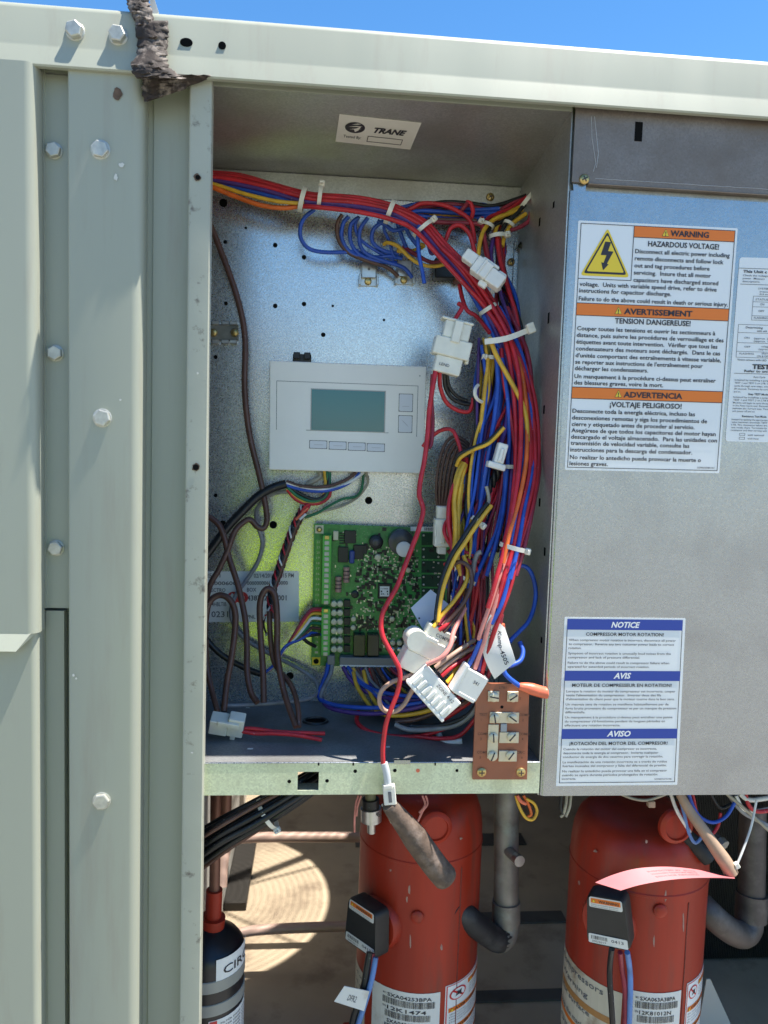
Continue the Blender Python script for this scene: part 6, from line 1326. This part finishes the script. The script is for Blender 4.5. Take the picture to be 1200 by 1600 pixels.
b = MB(); tri_ = [P(232, -10, 2), P(238, -12, 2), P(248, 19, 2), P(238, 24, 2)]; b.quad3(*tri_, FRONT, 3*U); b.build('pale_scrap', mat('pale_scrap', (.6, .6, .58), .6), ws)

# the person taking the picture (out of frame; seen only as a reflection in the bare metal)
SKIN = mat('skin', (.42, .25, .17), .5); HIVIS = mat('hi_vis_fabric', (.70, 1.0, .02), .7, 0, .06, 60); DARKC = mat('dark_work_clothes', (.03, .035, .05), .8, 0, .1, 40); HAT = mat('grey_cap', (.20, .20, .20), .7)
px0, py0 = -.16, -1.10
person = thing('person', 'person in a bright hi vis vest and grey cap holding up a phone', 'person', (px0, py0, 0))
def skin_body(verts, edges, name, m, root=0):
    me = bpy.data.meshes.new(name); base = ORIG['person']; me.from_pydata([tuple(Vector(v[:3]) - base) for v in verts], edges, [])
    o = bpy.data.objects.new(name, me); C.objects.link(o); o.parent = person
    md = o.modifiers.new('skin', 'SKIN'); md.use_smooth_shade = True
    for i, v in enumerate(verts): me.skin_vertices[0].data[i].radius = (v[3], v[4] if len(v) > 4 else v[3])
    me.skin_vertices[0].data[root].use_root = True
    s_ = o.modifiers.new('sub', 'SUBSURF'); s_.levels = 2; s_.render_levels = 2; me.materials.append(m); return o
ph = CAM + Vector((0, -.02, 0))
V = [(px0, py0, .95, .16, .12), (px0, py0 - .03, 1.15, .155, .105), (px0, py0 - .06, 1.34, .165, .105), (px0, py0 + .01, 1.47, .06), (px0, py0 + .03, 1.56, .055),
     (px0 - .19, py0, 1.40, .062), (px0 - .23, py0 + .08, 1.16, .05), (px0 - .07, py0 + .22, 1.30, .038), (ph.x - .055, ph.y - .10, ph.z - .05, .03),
     (px0 + .19, py0, 1.40, .062), (px0 + .25, py0 + .08, 1.16, .05), (px0 + .22, py0 + .22, 1.30, .038), (ph.x + .055, ph.y - .10, ph.z - .05, .03),
     (px0 - .10, py0, .86, .095), (px0 - .11, py0 + .02, .48, .065), (px0 - .12, py0 - .02, .09, .045), (px0 - .12, py0 + .12, .045, .045),
     (px0 + .10, py0, .86, .095), (px0 + .11, py0 + .02, .48, .065), (px0 + .12, py0 - .02, .09, .045), (px0 + .12, py0 + .12, .045, .045)]
E = [(0,1),(1,2),(2,3),(3,4),(2,5),(5,6),(6,7),(7,8),(2,9),(9,10),(10,11),(11,12),(0,13),(13,14),(14,15),(15,16),(0,17),(17,18),(18,19),(19,20)]
skin_body(V, E, 'body', DARKC)
for s_ in (-1, 1):
    hx, hy, hz = ph.x + s_*.055, ph.y - .08, ph.z - .045
    HV = [(hx, hy - .02, hz - .01, .022), (hx, hy + .02, hz + .01, .024)]; HE = [(0, 1)]
    for k in range(4):
        i = len(HV); z = hz + .045 - k*.02; l = (.9, 1, .95, .75)[k]
        HV += [(hx + s_*.018, hy + .045*l, z, .009), (hx - s_*.004, hy + .065*l, z, .0085), (hx - s_*.028*l, hy + .062*l, z, .007)]; HE += [(1, i), (i, i+1), (i+1, i+2)]
    i = len(HV); HV += [(hx - s_*.012, hy + .01, hz + .045, .010), (hx - s_*.03, hy + .028, hz + .055, .009)]; HE += [(0, i), (i, i+1)]
    skin_body(HV, HE, 'hand', SKIN)
b = MB(); b.box(ph + Vector((-.036, -.012, -.14)), ph + Vector((.036, -.004, .02)), .004); b.build('phone', WC['black'], person)
b = MB(); hc = Vector((px0, py0 + .05, 1.63)); 
b.lathe(hc - Vector((0, 0, .12)), Vector((0, 0, 1)), [(.035, 0), (.06, .02), (.074, .07), (.08, .13), (.078, .17), (.066, .205), (.04, .228), (.005, .235)], 24); b.obox(hc + Vector((0, .085, -.005)), Vector((.012, 0, 0)), Vector((0, .016, .004)), Vector((0, -.004, .02)), .006); b.build('head', SKIN, person, 60)
for s_ in (-1, 1):
    b = MB(); b.lathe(hc + Vector((s_*.03, .066, .02)), Vector((0, 1, 0)), [(.012, 0), (.011, .006), (.004, .009)], 12); b.build('eye', INK, person, 60)
b = MB(); b.obox(hc + Vector((0, .069, -.052)), Vector((.022, 0, 0)), Vector((0, .006, 0)), Vector((0, 0, .004)), .002); b.build('mouth', REDI, person)
b = MB(); b.lathe(hc + Vector((0, 0, .035)), Vector((0, 0, 1)), [(.084, 0), (.086, .04), (.074, .08), (.045, .10), (.004, .105)], 24); b.obox(hc + Vector((0, .11, .04)), Vector((.06, 0, 0)), Vector((0, .05, -.01)), Vector((0, 0, .004)), .002); b.build('cap', HAT, person, 40)
b = MB(); n = 32; rows = []
for z, rx, ry in ((.66, .23, .17), (.82, .245, .19), (.95, .245, .185), (1.08, .235, .17), (1.22, .225, .16), (1.36, .21, .15), (1.43, .16, .12)): rows += [Vector((px0 + rx*cos(2*pi*k/n), py0 - .24*(z - .95) + ry*sin(2*pi*k/n), z)) for k in range(n)]
b.add(rows, [(j*n+k, j*n+(k+1) % n, (j+1)*n+(k+1) % n, (j+1)*n+k) for j in range(6) for k in range(n)]); b.build('vest', HIVIS, person, 60, .004)
for z in (.70, 1.30):
    b = MB(); b.lathe(Vector((px0, py0, z)), Vector((0, 0, 1)), [(.247, 0), (.249, .001), (.249, .045), (.247, .046)], 32); b.v = [Vector((v.x, py0 - .24*(v.z - .95) + (v.y - py0)*.765, v.z)) for v in b.v]; b.build('reflective_band', mat('silver_band', (.5, .5, .5), .4, .3), person, 60)
